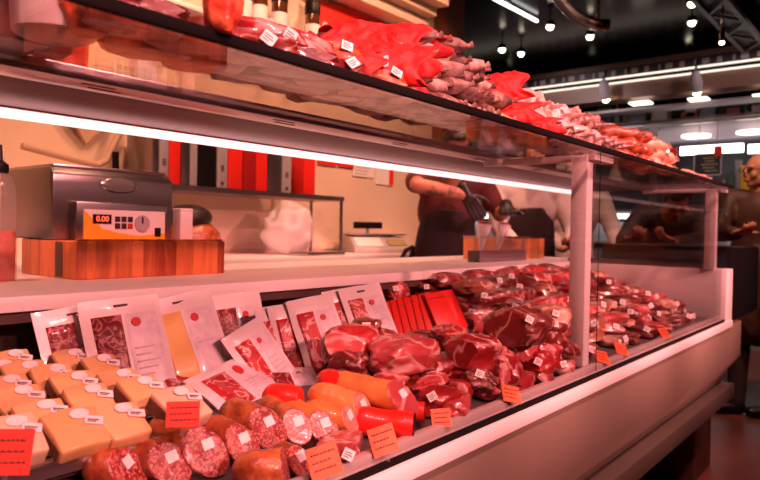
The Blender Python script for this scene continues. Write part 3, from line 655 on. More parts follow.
def person(label, J, skin='skin', shirt='shirt_white', sleeve=.5, trousers='apron', hair='hair', glasses=False, apron=None, gloves=False, coat=False, curl=.5, group=None, vox=.007, apron_string=False):
    """J: pelvis, chest, neck, head, face (direction), and sh/el/wr/hd per side, kn/an per side"""
    root = thing('person', label, 'person', (J['pelvis'][0],J['pelvis'][1],0), (0,0,0), group); O = Vector((J['pelvis'][0],J['pelvis'][1],0))
    V = {k: (tuple(Vector(q)-O for q in v) if isinstance(v[0],(tuple,list,Vector)) else Vector(v)-O) for k,v in J.items() if k not in ('face','up')}
    fd = Vector(J['face']).normalized(); up = Vector(J.get('up',(0,0,1))).normalized()
    pel, che, nek, hed = V['pelvis'], V['chest'], V['neck'], V['head']
    spine = (nek-pel).normalized(); lat = (V['sh'][1]-V['sh'][0]).normalized(); dep = spine.cross(lat).normalized()
    rot = Matrix((lat, dep, spine)).transposed().to_4x4()
    def torso(mb, g):
        mb.sph(pel, .17, 3, (1+g*6,.74+g*6,.85), rot); mb.sph(pel.lerp(che,.5), .15, 3, (1.05+g*6,.78+g*6,1.3), rot)
        mb.sph(che, .18, 3, (1+g*5,.68+g*5,1.15), rot); mb.tube([pel, pel.lerp(che,.5), che],[.12+g,.115+g,.12+g],14)
        for s in (0,1): limb(mb, [che.lerp(nek,.55), V['sh'][s]], [.075+g,.065+g])
    mb = MB(); torso(mb, 0); limb(mb,[che.lerp(nek,.4), nek, hed - up*.03 - fd*.02],[.085,.058,.055]); head(mb, hed, fd, up)
    legs = []
    for s in (0,1):
        limb(mb,[V['sh'][s], V['sh'][s].lerp(V['el'][s],.4), V['el'][s]],[.058,.05,.041]); limb(mb,[V['el'][s], V['el'][s].lerp(V['wr'][s],.35), V['wr'][s]],[.041,.042,.028])
        hd = V['hd'][s]-V['wr'][s]; nr = Vector((0,0,1)) if abs(hd.normalized().z) < .85 else -fd
        hand(mb, V['wr'][s], hd, nr, (1 if s==0 else -1), curl)
        hip = pel + lat*((-1 if s==0 else 1)*.09) - spine*.02; kn, an = V['kn'][s], V['an'][s]
        limb(mb,[hip, hip.lerp(kn,.5), kn],[.088,.075,.055]); limb(mb,[kn, kn.lerp(an,.35), an],[.052,.054,.037]); 
        ff = Vector((fd.x,fd.y,0)).normalized(); legs.append((hip,kn,an,ff)); limb(mb,[an - Vector((0,0,.04)), an+ff*.07-Vector((0,0,.05)), an+ff*.14-Vector((0,0,.055))],[.04,.038,.03])
    remesh(mb, vox, 'body', skin, root, 3)
    head_parts(root, hed, fd, up, hair, glasses)
    sh = MB(); torso(sh, .012)
    for s in (0,1):
        a, b, c_ = V['sh'][s], V['el'][s], V['wr'][s]
        if sleeve <= 1: limb(sh,[a, a.lerp(b,sleeve*.5), a.lerp(b,sleeve)],[.075,.07,.066])
        else: limb(sh,[a, a.lerp(b,.5), b],[.075,.066,.058]); limb(sh,[b, b.lerp(c_,.5), b.lerp(c_,.96)],[.058,.055,.042])
    if coat: limb(sh,[pel+spine*.1, pel-Vector((0,0,.12)), pel-Vector((0,0,.3))],[.17,.19,.19])
    for v in sh.bm.verts: v.co += Vector((fnoise(v.co,7,1),fnoise(v.co,7,2),fnoise(v.co,9,3)))*.008
    remesh(sh, .011, 'coat' if coat else 'shirt', shirt, root, 4)
    tr = MB(); tr.sph(pel-spine*.03,.175,3,(1.02,.8,.75),rot)
    for hip,kn,an,ff in legs: limb(tr,[hip,hip.lerp(kn,.5),kn],[.1,.09,.072]); limb(tr,[kn,kn.lerp(an,.5),an],[.072,.064,.058])
    remesh(tr, .012, 'trousers', trousers, root, 3)
    for hip,kn,an,ff in legs:
        s_ = MB(); limb(s_,[an-Vector((0,0,.045))-ff*.02, an+ff*.07-Vector((0,0,.048)), an+ff*.15-Vector((0,0,.052))],[.048,.047,.038])
        for v in s_.bm.verts: v.co.z = max(v.co.z, -O.z+.0)
        remesh(s_, .01, 'shoe', 'black', root, 2)
    if apron:
        ap = MB(); n = 14
        rows = [(che+spine*.06,.13,.135),(che-spine*.05,.17,.15),(pel.lerp(che,.5),.19,.145),(pel,.2,.155),(pel-Vector((0,0,.25)),.22,.17),(pel-Vector((0,0,.5)),.23,.18)]
        g = []
        for c_,wd,dp in rows:
            g.append([ap.bm.verts.new(c_ + lat*(wd*math.sin(PI*.5*(k/(n/2)-1))) + dep*(-(dp)*math.cos(PI*.42*(k/(n/2)-1)))*(1 if dep.dot(fd)<0 else -1)) for k in range(n+1)])
        for a_,b_ in zip(g,g[1:]):
            for k in range(n): ap.bm.faces.new((a_[k],a_[k+1],b_[k+1],b_[k]))
        o = ap.build('apron',apron,root); m_ = o.modifiers.new('th','SOLIDIFY'); m_.thickness = .01
        m2 = o.modifiers.new('sub','SUBSURF'); m2.levels = 1; m2.render_levels = 1
        if apron_string:
            st = MB(); b0 = pel.lerp(che,.35) + lat*-.19
            st.tube([b0, b0+lat*-.05+Vector((0,0,-.03)), b0+lat*-.10+Vector((0,0,-.14))],[.012,.014,.011],8); st.tube([b0, b0+lat*-.02+Vector((0,0,-.08)), b0+lat*-.05+Vector((0,0,-.2))],[.012,.013,.010],8).build('apron_string',apron,root)
    if gloves:
        for s in (0,1):
            gm = MB(); hd = V['hd'][s]-V['wr'][s]; nr = Vector((0,0,1)) if abs(hd.normalized().z) < .85 else -fd
            hand(gm, V['wr'][s], hd, nr, (1 if s==0 else -1), curl, .003); limb(gm,[V['wr'][s]-hd.normalized()*.05, V['wr'][s]+hd.normalized()*.01],[.037,.034])
            remesh(gm, .0045, 'glove', 'glove', root, 2)
    return root
def legs_of(x, y, lat, k=.1, z=.5): 
    L_ = Vector(lat).normalized(); return [tuple(Vector((x,y,z))-L_*k), tuple(Vector((x,y,z))+L_*k)], [tuple(Vector((x,y,.09))-L_*k*1.1), tuple(Vector((x,y,.09))+L_*k*1.1)]
# seller in the dark apron, both gloved hands over the worktop
kn, an = legs_of(3.46,2.30,(.63,-.78,0))
person('seller in a dark apron and black gloves with tattooed forearms, behind the paper cones', dict(pelvis=(3.45,2.28,.97), chest=(3.36,2.19,1.33), neck=(3.27,2.11,1.53), head=(3.20,2.04,1.655), face=(-.62,-.7,-.45), up=(-.25,-.25,.93),
  sh=((3.21,2.31,1.50),(3.47,2.02,1.48)), el=((2.98,2.15,1.455),(3.53,1.93,1.30)), wr=((3.19,1.95,1.405),(3.37,1.80,1.34)), hd=((3.23,1.87,1.25),(3.25,1.72,1.28)), kn=kn, an=an), skin='skin_tattoo', shirt='shirt_maroon', sleeve=.55, apron='apron', gloves=True, curl=.35, apron_string=True)
kn, an = legs_of(3.98,2.02,(.6,-.8,0))
person('person in a white shirt and dark apron standing behind the seller', dict(pelvis=(3.98,2.0,.95), chest=(3.93,1.95,1.33), neck=(3.90,1.92,1.52), head=(3.86,1.88,1.65), face=(-.7,-.7,-.2),
  sh=((3.80,2.11,1.47),(4.04,1.78,1.47)), el=((3.70,2.03,1.22),(4.00,1.66,1.2)), wr=((3.62,1.86,1.12),(3.8,1.6,1.15)), hd=((3.58,1.76,1.1),(3.7,1.57,1.14)), kn=kn, an=an), shirt='shirt_white', sleeve=1.5, apron='apron')
kn, an = legs_of(4.75,2.0,(.6,-.8,0))
person('person in a pale coat at the far end of the staff aisle', dict(pelvis=(4.75,2.0,.95), chest=(4.72,1.97,1.33), neck=(4.70,1.95,1.52), head=(4.67,1.92,1.65), face=(-.7,-.5,-.1),
  sh=((4.60,2.13,1.47),(4.84,1.81,1.47)), el=((4.52,2.1,1.2),(4.85,1.70,1.2)), wr=((4.44,1.92,1.1),(4.66,1.6,1.12)), hd=((4.4,1.83,1.1),(4.57,1.56,1.1)), kn=kn, an=an), shirt='shirt_white', sleeve=1.5, coat=True)
# person in black bending beyond the end pane
kn, an = legs_of(4.78,1.28,(.3,-.95,0))
person('person in a black jacket leaning forward beyond the end glass pane', dict(pelvis=(4.78,1.28,.92), chest=(4.62,1.25,1.20), neck=(4.44,1.2,1.36), head=(4.33,1.14,1.43), face=(-.55,-.25,-1.0), up=(-.85,-.25,.45),
  sh=((4.50,1.40,1.33),(4.55,1.04,1.33)), el=((4.30,1.45,1.16),(4.32,.98,1.17)), wr=((4.12,1.32,1.17),(4.14,1.10,1.16)), hd=((4.03,1.27,1.2),(4.05,1.16,1.2)), kn=kn, an=an), shirt='jacket', sleeve=1.5, hair='hair', trousers='apron')
# customer at the right edge
kn, an = legs_of(5.02,.80,(.2,-1,0))
person('bald customer with glasses and a brown jacket at the right edge of the photo', dict(pelvis=(5.02,.80,.95), chest=(5.0,.80,1.32), neck=(4.99,.80,1.50), head=(4.96,.795,1.635), face=(-.55,.75,-.25),
  sh=((5.02,.62,1.46),(4.98,.98,1.46)), el=((4.95,.52,1.2),(4.80,1.0,1.22)), wr=((4.75,.6,1.12),(4.62,.86,1.22)), hd=((4.66,.65,1.1),(4.55,.79,1.24)), kn=kn, an=an), shirt='brown_jacket', sleeve=1.5, hair=None, glasses=True, coat=True)
# ------------------------------------------------------------------ food makers
def proj(P):
    w_ = Vector(P)-CAM; d = w_.dot(CF); return 380+F*w_.dot(CR)/d, 240-F*w_.dot(CU)/d, d
def solveX(px, Y, Z):
    lo, hi = .05, 6
    for _ in range(40):
        m = (lo+hi)/2
        if proj((m,Y,Z))[0] < px: lo = m
        else: hi = m
    return (lo+hi)/2
def blob(dims, seed, sub=4, amp=.25, sc=1.6, cut=None, flat=.75, sq=.0):
    """irregular lump with half-extents dims; cut=(normal, distance share) slices a flat face off. returns (MB, MB of the cut face or None)"""
    mb = MB(); bmesh.ops.create_icosphere(mb.bm, subdivisions=sub, radius=1)
    for v in mb.bm.verts:
        n = v.co.normalized()
        if sq: 
            k = max(abs(n.x),abs(n.y),abs(n.z)); n = n.lerp(n/k, sq)
        r_ = 1 + amp*fnoise(v.co,sc,seed) + amp*.4*fnoise(v.co,sc*2.6,seed+9) + amp*.18*fnoise(v.co,sc*6,seed+4)
        p = n*r_; p.z = max(p.z,-flat); v.co = Vector((p.x*dims[0],p.y*dims[1],p.z*dims[2]))
    cf = None
    if cut:
        n = Vector(cut[0]).normalized(); ext = max(v.co.dot(n) for v in mb.bm.verts); dd = ext*cut[1]; hit = set()
        for v in mb.bm.verts:
            e = v.co.dot(n)-dd
            if e > 0: v.co -= n*(e*.97); hit.add(v)
        fs = [f for f in mb.bm.faces if all(v in hit for v in f.verts)]
        cf = MB(); vm_ = {}
        for f in fs:
            vs = []
            for v in f.verts:
                if v not in vm_: vm_[v] = cf.bm.verts.new(v.co + n*.0006)
                vs.append(vm_[v])
            cf.bm.faces.new(vs)
        bmesh.ops.delete(mb.bm, geom=fs, context='FACES')
    return mb, cf
def sticker(me, direction, w, h, parent, mat='paper', name='label', roll=0):
    d = Vector(direction).normalized()
    v = max(me.vertices, key=lambda q: q.co.dot(d)); n = d
    best = [q for q in me.vertices if (q.co-v.co).length < max(w,h)]
    nn = sum((q.normal for q in best), Vector()).normalized() if best else n
    top = max(q.co.dot(nn) for q in best) if best else 0
    c = v.co + nn*(max(0,top - v.co.dot(nn))+.0004)
    up_ = Vector((0,0,1)); up_ = (up_-nn*up_.dot(nn)); up_ = up_.normalized() if up_.length > .1 else Vector((0,1,0)); rt = up_.cross(nn)
    mt = Matrix((rt, up_, nn)).transposed().to_4x4(); mt.translation = c
    mb = MB(); mb.box(-w/2,w/2,-h/2,h/2,-.001,.0006)
    mb.xf(mt @ Matrix.Rotation(roll,4,'Z')); o = mb.build(name, mat, parent)
    t = MB()
    for k in range(3): t.box(-w*.36,w*(.1+.13*((k*2)%3)),-h*.3+k*h*.22,-h*.22+k*h*.22,.0006,.0009)
    t.xf(mt @ Matrix.Rotation(roll,4,'Z')).build('print','ink',o); return o
TOCAM = Vector((-.6,-.75,.35))
seedn = [0]
def meat(c, dims, yaw, mat, label, group, cut=None, cutmat='raw', lab=True, tilt=0, amp=.25, roll=0, name='cured_meat', cat='meat', sub=4, sq=.25, labdir=None, lw=.017):
    c = Vector(c); c.y = max(c.y, .64+.75*max(dims[1],dims[0]*abs(math.sin(yaw)))); seedn[0] += 1
    mb, cf = blob(dims, seedn[0], sub, amp, cut=cut, sq=sq)
    o = mb.build(name, mat, None, c, (roll, tilt, yaw)); tag(o, label, cat, group)
    if cf: cf.build('cut_face', cutmat, o)
    if lab:
        d = Vector(labdir) if labdir else TOCAM + Vector((random.uniform(-.4,.4),random.uniform(-.3,.3),random.uniform(0,.6)))
        d = Matrix.Rotation(-yaw,3,'Z') @ d; sticker(o.data, d, lw, lw*.9, o, roll=random.uniform(-.6,.6))
    return o
def sausage(A, B, r, case, cutm, label, group='cut sausages at the front of the display', sy=.35, sz=.6, lab=True, rings=16, n=20, bend=0, taper=.75, name='cured_sausage', cap=None, lw=.016):
    """whole sausage from A (rounded end) to B (cut end); sy, sz slant the cut"""
    A, B = Vector(A), Vector(B); x = (B-A); L_ = x.length; x.normalize(); y = Vector((0,0,1)).cross(x).normalized(); z = x.cross(y)
    mt = Matrix((x,y,z)).transposed().to_4x4(); mt.translation = A
    seedn[0] += 1; sd = seedn[0]; mb = MB(); prev = None; first = None
    us = [0,.012,.04,.08,.14]+[.2+.8*k/(rings-1) for k in range(rings)]
    for i,u in enumerate(us):
        rr = r*min(1, math.sqrt(max(0,1-(1-min(1,u/(taper*r/L_*1.6+1e-6)))**2)))*(1-.0*u); rr = max(rr, r*.08)
        ring = []
        for k in range(n):
            a = 2*PI*k/n; yy, zz = rr*math.cos(a), rr*math.sin(a)
            xx = u*L_ + (yy*sy - zz*sz)*max(0,(u-.3)/.7); q = Vector((xx,yy + bend*math.sin(u*PI)*L_,zz))
            if i > 2: q += Vector((0,yy,zz))*(.10*fnoise(q,28,sd)+.05*fnoise(q,80,sd))
            ring.append(mb.bm.verts.new(q))
        if prev: 
            for k in range(n): mb.bm.faces.new((prev[k],prev[(k+1)%n],ring[(k+1)%n],ring[k]))
        else: first = ring
        prev = ring
    mb.bm.faces.new(first[::-1]); end = [v.co.copy() for v in prev]; cen = sum(end,Vector())/n
    nrm = Vector((1,-sy,sz)).normalized()
    o = mb.build(name, case, None); o.matrix_world = mt; tag(o, label, 'sausage', group)
    cf = MB(); pr = None
    for f in (1,.94,.7,.4,.15):
        ring = [cf.bm.verts.new(cen + (e-cen)*f + nrm*(.0015 if f<1 else 0)) for e in end]
        if pr:
            for k in range(n): cf.bm.faces.new((pr[k],pr[(k+1)%n],ring[(k+1)%n],ring[k]))
        pr = ring
    cf.bm.faces.new(pr); f_ = cf.build('cut_face', cap or cutm, o)
    if lab:
        up_ = (Vector((0,0,1))-nrm*nrm.z).normalized(); rt = up_.cross(nrm); m_ = Matrix((rt,up_,nrm)).transposed().to_4x4(); m_.translation = cen + nrm*.0022 + up_*r*.35 + rt*r*.1
        MB().box(-lw/2,lw/2,-lw*.45,lw*.45,-.0004,.0005).xf(m_ @ Matrix.Rotation(.3,4,'Z')).build('label','paper',o)
        t = MB()
        for k in range(3): t.box(-lw*.35,lw*(.1+.1*k),-lw*.25+k*lw*.2,-lw*.18+k*lw*.2,.0005,.0008)
        t.xf(m_ @ Matrix.Rotation(.3,4,'Z')).build('print','ink',o['x'] if 'x' in o else o) if False else t.bm.free()
    return o
def pack(c, w, h, yaw, lean, roll, kind, label, group='vacuum packs of slices', t=.008, hole=True):
    """flat vacuum pack: film backing, a block of slices on the left, a printed label on the right. faces local -Y, stands on local Z"""
    o = thing('sliced_meat_pack' if kind != 'slice_cheese' else 'sliced_cheese_pack', label, 'pack', (0,0,0), (0,0,0), group)
    o.matrix_world = Matrix.Translation(c) @ Matrix.Rotation(yaw,4,'Z') @ Matrix.Rotation(-lean,4,'X') @ Matrix.Rotation(roll,4,'Y')
    seedn[0] += 1; sd = seedn[0]
    mb = MB(); nx, nz = 14, 16; fr, bk = [], []
    for j in range(nz+1):
        ra, rb = [], []
        for i in range(nx+1):
            x, z = (i/nx-.5)*w, (j/nz-.5)*h; e = min(1,min(i,nx-i)/2)*min(1,min(j,nz-j)/2)
            wv = .006*fnoise(Vector((x,0,z)),14,sd)
            ra.append(mb.bm.verts.new((x,-t*.5*e-.001+wv,z))); rb.append(mb.bm.verts.new((x,t*.5*e+.001+wv,z)))
        fr.append(ra); bk.append(rb)
    for j in range(nz):
        for i in range(nx):
            mb.bm.faces.new((fr[j][i],fr[j][i+1],fr[j+1][i+1],fr[j+1][i])); mb.bm.faces.new((bk[j][i+1],bk[j][i],bk[j+1][i],bk[j+1][i+1]))
    for j in range(nz): mb.bm.faces.new((bk[j][0],fr[j][0],fr[j+1][0],bk[j+1][0])); mb.bm.faces.new((fr[j][nx],bk[j][nx],bk[j+1][nx],fr[j+1][nx]))
    for i in range(nx): mb.bm.faces.new((bk[0][i+1],fr[0][i+1],fr[0][i],bk[0][i])); mb.bm.faces.new((fr[nz][i+1],bk[nz][i+1],bk[nz][i],fr[nz][i]))
    mb.build('film','pack',o)
    def panel(x0,x1,z0,z1,lift,name,mat,rows=1):
        m_ = MB(); k = 10; g = []
        for j in range(k+1):
            row = []
            for i in range(k+1):
                x, z = x0+(x1-x0)*i/k, z0+(z1-z0)*j/k; e = min(1,min(i,k-i))*min(1,min(j,k-j)); wv = .006*fnoise(Vector((x,0,z)),14,sd)
                rip = .0012*abs(math.sin(rows*PI*j/k)) if rows > 1 else 0
                row.append(m_.bm.verts.new((x,-t*.5-.0012-(lift+rip)*e+wv,z)))
            g.append(row)
        for j in range(k):
            for i in range(k): m_.bm.faces.new((g[j][i],g[j][i+1],g[j+1][i+1],g[j+1][i]))
        return m_.build(name,mat,o)
    panel(-w*.38,-w*.02,-h*.42,h*.32,.004,'slices',kind,5)
    lb = panel(.02*w,w*.42,-h*.42,h*.32,.0015,'printed_label','lilac')
    em = MB().cyl((w*.14,-t*.5-.0022,h*.22),(w*.14,-t*.5-.0040,h*.22),w*.06,n=16).build('emblem','ink_red',lb)
    tx = MB()
    for k in range(5): tx.box(w*.07,w*(.25+.05*(k%3)),-t*.5-.0042,-t*.5-.0022,-h*.34+k*h*.07,-h*.325+k*h*.07)
    tx.build('print','grey',lb)
    if hole: MB().box(-w*.09,w*.09,-.003,-.0008,h*.40,h*.43,.001).build('hang_hole','ink',o)
    return o
def card(px, py, w, h, label, mat='tag', yaw=-.45, lean=.35, roll=0, lift=.0, plane=None):
    c = (plane or D)(px, py, h*.45+lift+(0 if plane else .012)); o = thing('price_tag', label, 'price tag', (0,0,0), (0,0,0), 'handwritten price tags')
    o.matrix_world = Matrix.Translation(c) @ Matrix.Rotation(yaw,4,'Z') @ Matrix.Rotation(-lean,4,'X') @ Matrix.Rotation(roll,4,'Y')
    MB().box(-w/2,w/2,-.0008,.0008,-h/2,h/2).build('card',mat,o)
    wr = MB()
    for k in range(3):
        z = h*(.25-.24*k); x = -w*.38
        while x < w*(.35-.1*(k%2)):
            l_ = random.uniform(.05,.13)*w; wr.box(x,x+l_,-.0014,-.0008,z-h*.018,z+h*.018).box(x+l_*.3,x+l_*.3+.0009,-.0014,-.0008,z-h*.02,z+h*.05); x += l_+w*.02
    wr.build('writing','ink',o); MB().box(-w*.06,w*.06,.0008,.004,-h*.5-.012,-h*.2).build('clip','acrylic',o); return o

# ------------------------------------------------------------------ cheese on its wire tray
TZ, TY, TS = .917, .785, .05
def T(x, y, h=0):
    r = ray(x, y); t = (TZ - TY*TS + h - CAMH)/(r.z - TS*r.y); return CAM + r*t
def trayz(Y): return TZ + (Y-TY)*TS
o = thing('wire_tray','raised wire tray with a pale metal front edge under the cheese wedges','tray',(.2,1.0,TZ))
mb = MB()
for k in range(36): y = -.2+k*.0155; mb.box(-.5,.345,y,y+.004,(y+.215)*TS-.006,(y+.215)*TS-.001)
mb.build('wires','steel_dark',o); MB().box(-.5,.35,-.218,-.206,-.016,.002,.002).build('front_edge','steel',o); MB().box(.342,.35,-.21,.34,-.012,.0).build('side_edge','steel',o)
MB().box(-.5,.34,-.19,.34,-.03,-.02).build('base','dark_interior',o)
for x in (-.4,.3): MB().box(x-.008,x+.008,-.2,-.19,-.055,-.016).box(x-.008,x+.008,.3,.31,-.025,-.0).build('leg','steel_dark',o)
def cheese(px, py, w, dpt, h, yaw, tilt, mat, label, rnd_lab=True):
    tilt = .42+tilt; h *= .56; w *= .8; dpt *= .76; py -= 5; c = T(px, py, h*math.cos(tilt)+dpt/2*math.sin(tilt)-.004); seedn[0] += 1; sd = seedn[0]
    mb = MB(); tp = .86
    mb.prism([(-w/2*tp,-dpt/2),(w/2*tp,-dpt/2),(w/2,dpt/2),(0,dpt*.56),(-w/2,dpt/2)],-h,0,'z',.0035)
    bmesh.ops.subdivide_edges(mb.bm, edges=mb.bm.edges[:], cuts=2, use_grid_fill=True)
    for v in mb.bm.verts: v.co += Vector((fnoise(v.co,30,sd),fnoise(v.co,30,sd+1),fnoise(v.co,30,sd+2)))*.0022
    o = mb.build('cheese_wedge', mat, None, c, (tilt,0,yaw)); tag(o,label,'cheese','cheese wedges on the wire tray')
    rd = MB().prism([(-w/2*tp-.0022,-dpt/2+.004),(-w/2*tp+.001,-dpt/2+.004),(-w/2+.001,dpt/2-.004),(-w/2-.0022,dpt/2-.004)],-h*.95,-.005,'z').build('rind','rind',o)
    if rnd_lab:
        MB().lathe([(.0105,.0002),(.0105,.0014)],20).xf(Matrix.Translation((w*.12,dpt*.3,.0016)) @ Matrix.Diagonal((1.15,.8,1,1))).build('round_label','paper',o)
        l2 = MB().box(-.011,.011,-.007,.007,.0004,.0014).xf(Matrix.Translation((w*.3,dpt*.06,.0016)) @ Matrix.Rotation(-.4,4,'Z')).build('price_label','paper',o)
        MB().box(-.008,.006,-.001,.001,.0028,.0034).box(-.008,.003,-.004,-.0025,.0028,.0034).xf(Matrix.Translation((w*.3,dpt*.06,0)) @ Matrix.Rotation(-.4,4,'Z')).build('print','ink',l2)
    return o
CH = [(78,432,.088,.085,.042,-.02,.12,'cheese','large cheese wedge in the middle of the front row on the wire tray'),
 (124,424,.080,.078,.040,.02,.10,'cheese','cheese wedge at the right end of the front row, touching the sausages'),
 (15,440,.082,.085,.050,.0,.14,'cheese_pale','white-topped cheese wedge behind the left red tag'),
 (93,404,.082,.078,.040,.05,.16,'cheese','cheese wedge directly behind the large front wedge'),
 (45,420,.082,.075,.034,.0,.1,'cheese','low cheese wedge left of the large front wedge'),
 (22,405,.085,.075,.042,.03,.12,'cheese','cheese wedge behind the white-topped one at the left'),
 (78,391,.080,.08,.044,-.05,.2,'cheese','dark-rinded cheese wedge in the centre of the tray'),
 (56,383,.078,.078,.046,-.04,.22,'cheese','dark-rinded cheese wedge behind the central one to the left'),
 (124,387,.078,.075,.044,.02,.15,'cheese','cheese wedge right of centre in the third row'),
 (146,395,.082,.08,.044,.06,.12,'cheese','cheese wedge left of the one with the red tag'),
 (184,407,.088,.085,.044,.12,.10,'cheese_pale','pale cheese wedge carrying the red price tag at the right'),
 (104,371,.074,.072,.044,.03,.2,'cheese','cheese wedge at the back in front of the dark red pack'),
 (74,365,.074,.07,.046,-.02,.2,'cheese','cheese wedge at the very back of the tray, second from right'),
 (10,393,.08,.07,.042,.02,.15,'cheese','cheese wedge at the left edge in the third row'),
 (28,379,.08,.075,.044,-.03,.2,'cheese','cheese wedge at the left in the fourth row'),
 (2,377,.08,.07,.042,.0,.15,'cheese','cheese wedge cut by the left edge in the back rows'),
 (14,366,.08,.07,.044,.02,.2,'cheese','shaded cheese wedge at the back left under the worktop')]
for q in CH: cheese(*q)

# ------------------------------------------------------------------ cut sausages
def S(p0, p1, r, case, cutm, label, lift0=0, lift1=0, **k):
    return sausage(D(p0[0],p0[1],r+lift0), D(p1[0],p1[1],r+lift1), r, case, cutm, label, **k)
S((82,468),(128,470),.026,'casing_dark','salami_cut','cut salami lying at the bottom edge, leftmost of the front pair',sy=.5,sz=.7)
S((130,450),(170,464),.025,'casing_dark','salami_cut','cut salami at the bottom edge, right of the front pair',sy=.5,sz=.7)
S((150,427),(206,452),.028,'casing','salami_cut','mottled brown sausage with an orange-red cut end below the cheese',.012,.004,sy=.55,sz=.8)
S((205,425),(243,444),.024,'casing_dark','salami_cut','dark-cased sausage with an oval cut end right of the mottled brown one',.01,.004,sy=.4,sz=.8)
S((222,410),(268,428),.027,'casing','salami_cut','brown salami with a large marbled cut end in the middle of the row',.015,.012,sy=.4,sz=.8)
S((262,404),(297,427),.023,'casing','salami_cut','salami with a marbled cut end just right of the largest cut end',.015,.012,sy=.3,sz=.7)
S((270,400),(324,428),.022,'casing_orange','salami_cut','long orange-cased salami with a slanted cut end behind the front orange tag',.018,.008,sy=.5,sz=.8)
S((300,410),(350,420),.022,'casing_orange','smooth_cut','short orange sausage with a smooth pink cut end, front one of two',.018,.014,sy=.3,sz=.6)
S((308,392),(363,409),.024,'casing_orange','smooth_cut','orange sausage with a smooth pink cut end, rear one of two',.03,.018,sy=.35,sz=.7)
S((330,382),(403,399),.026,'casing_orange','pink','long orange sausage with a big oval pink cut end',.03,.03,sy=.5,sz=.9)
S((232,470),(285,468),.026,'casing','salami_cut','brown sausage body at the bottom edge left of the orange tag',0,0,sy=.3,sz=.3,lab=False)
S((270,452),(301,461),.020,'casing_dark','salami_cut','small cut salami left of the front orange tag',0,0,sy=.4,sz=.8)
S((345,418),(414,427),.024,'red','ink','red-wrapped tube with a black end by the sill',.0,.0,sy=.1,sz=.1,lab=False,cap='black',name='wrapped_sausage')
S((395,408),(424,412),.018,'red','red_dark','small red-wrapped tube behind the black-ended one',.01,.01,sy=.1,sz=.1,lab=False,name='wrapped_sausage')
S((262,395),(300,400),.022,'red','red','short red-wrapped tube behind the brown salamis',.03,.03,sy=.1,sz=.2,lab=False,name='wrapped_sausage')
S((318,378),(345,386),.022,'red','red','short red-wrapped tube under the ham cuts',.035,.035,sy=.1,sz=.2,lab=False,name='wrapped_sausage')
o = meat(D(352,452,.02),(.05,.03,.018),.5,'pink','clear pack of pale sliced meat lying by the sill right of the orange tag','loose packs by the sill',amp=.2,sq=.6,name='meat_pack',cat='pack')

# ------------------------------------------------------------------ upright vacuum packs
def PK(px, py, Y, w, h, yaw, lean, roll, kind, label, **k):
    if lean < 50: h *= 1.1; py += 7
    return pack(atY(px, py, Y), w, h, R(yaw), R(lean), R(roll), kind, label, **k)
PK(82,345,1.16,.14,.155,-6,20,-6,'slice_dark','pack edge showing behind the dark red pack at the left')
PK(128,338,1.11,.148,.165,-12,24,-4,'slice_dark','pack of dark red slices at the left under the worktop')
PK(190,333,1.10,.145,.172,-12,24,-9,'slice_cheese','pack of yellow cheese slices beside the dark red pack')
PK(240,327,1.17,.135,.17,-10,18,-3,'slice_dark','pack of dark slices in the back row under the worktop, half hidden')
PK(262,352,1.01,.105,.14,-10,30,-24,'slice','tilted pack of red slices in front of the half hidden dark pack')
PK(285,338,1.06,.10,.165,-24,22,-8,'slice','first upright pack of a slanting row, mostly edge-on')
PK(298,336,1.04,.10,.165,-26,22,-9,'slice','second upright pack of a slanting row, mostly edge-on')
PK(321,330,1.01,.115,.17,-22,24,-9,'slice','upright pack of red slices in front of the slanting row')
PK(350,316,1.10,.11,.165,-24,22,-8,'slice','pack edge behind the pink-labelled pack on the right')
PK(370,312,1.07,.125,.165,-22,24,-10,'slice','pink-labelled upright pack right of the slanting row')
PK(238,384,.97,.20,.11,14,58,-6,'slice','pack of red slices lying flat behind the salamis')
PK(196,388,1.05,.16,.12,6,60,10,'slice','white pack lying flat beside the cheese wedges',hole=False)
PK(294,384,.96,.12,.09,-10,55,8,'slice_dark','dark pack lying between the flat red pack and the ham cuts',hole=False)
# red sheets
def redpack(c, w, h, yaw, lean, roll, label, group, t=.006):
    o = thing('red_packet', label, 'packet', (0,0,0), (0,0,0), group)
    o.matrix_world = Matrix.Translation(c) @ Matrix.Rotation(R(yaw),4,'Z') @ Matrix.Rotation(-R(lean),4,'X') @ Matrix.Rotation(R(roll),4,'Y')
    MB().box(-w/2,w/2,-t/2,t/2,-h/2,h/2,.0015).build('sleeve','red',o); MB().box(-w*.46,w*.46,-t/2-.0006,-t/2+.0002,h*.34,h*.37).build('fold','red_dark',o); return o
for k in range(7):
    redpack(atY(446-7.0*k,311+1.6*k,1.05+.014*k), .105,.125, -22 if k==0 else -36,30 if k==0 else 26,-8+(k%3)*1.5*(k>0), 'frontmost red packet of the leaning row behind the ham cuts' if k==0 else ORD[k]+' red packet from the front in the leaning row behind the ham cuts','leaning red packets')
for k in range(4):
    redpack(atY(506-8*k,303+.5*k,1.09+.008*k), .10,.075, -20,38,-8, ORD[k]+' packet from the right in the small row of red packets','small row of red packets')
redpack(atY(556,297,1.09),.16,.10,-10,66,-4,'red packet lying flat behind the dark hams','flat red packets')
redpack(atY(612,314,1.08),.22,.15,-38,45,18,'large red packet right of the white post','flat red packets')
redpack(atY(585,298,1.17),.16,.10,-10,60,0,'red packet lying behind the white post','flat red packets')

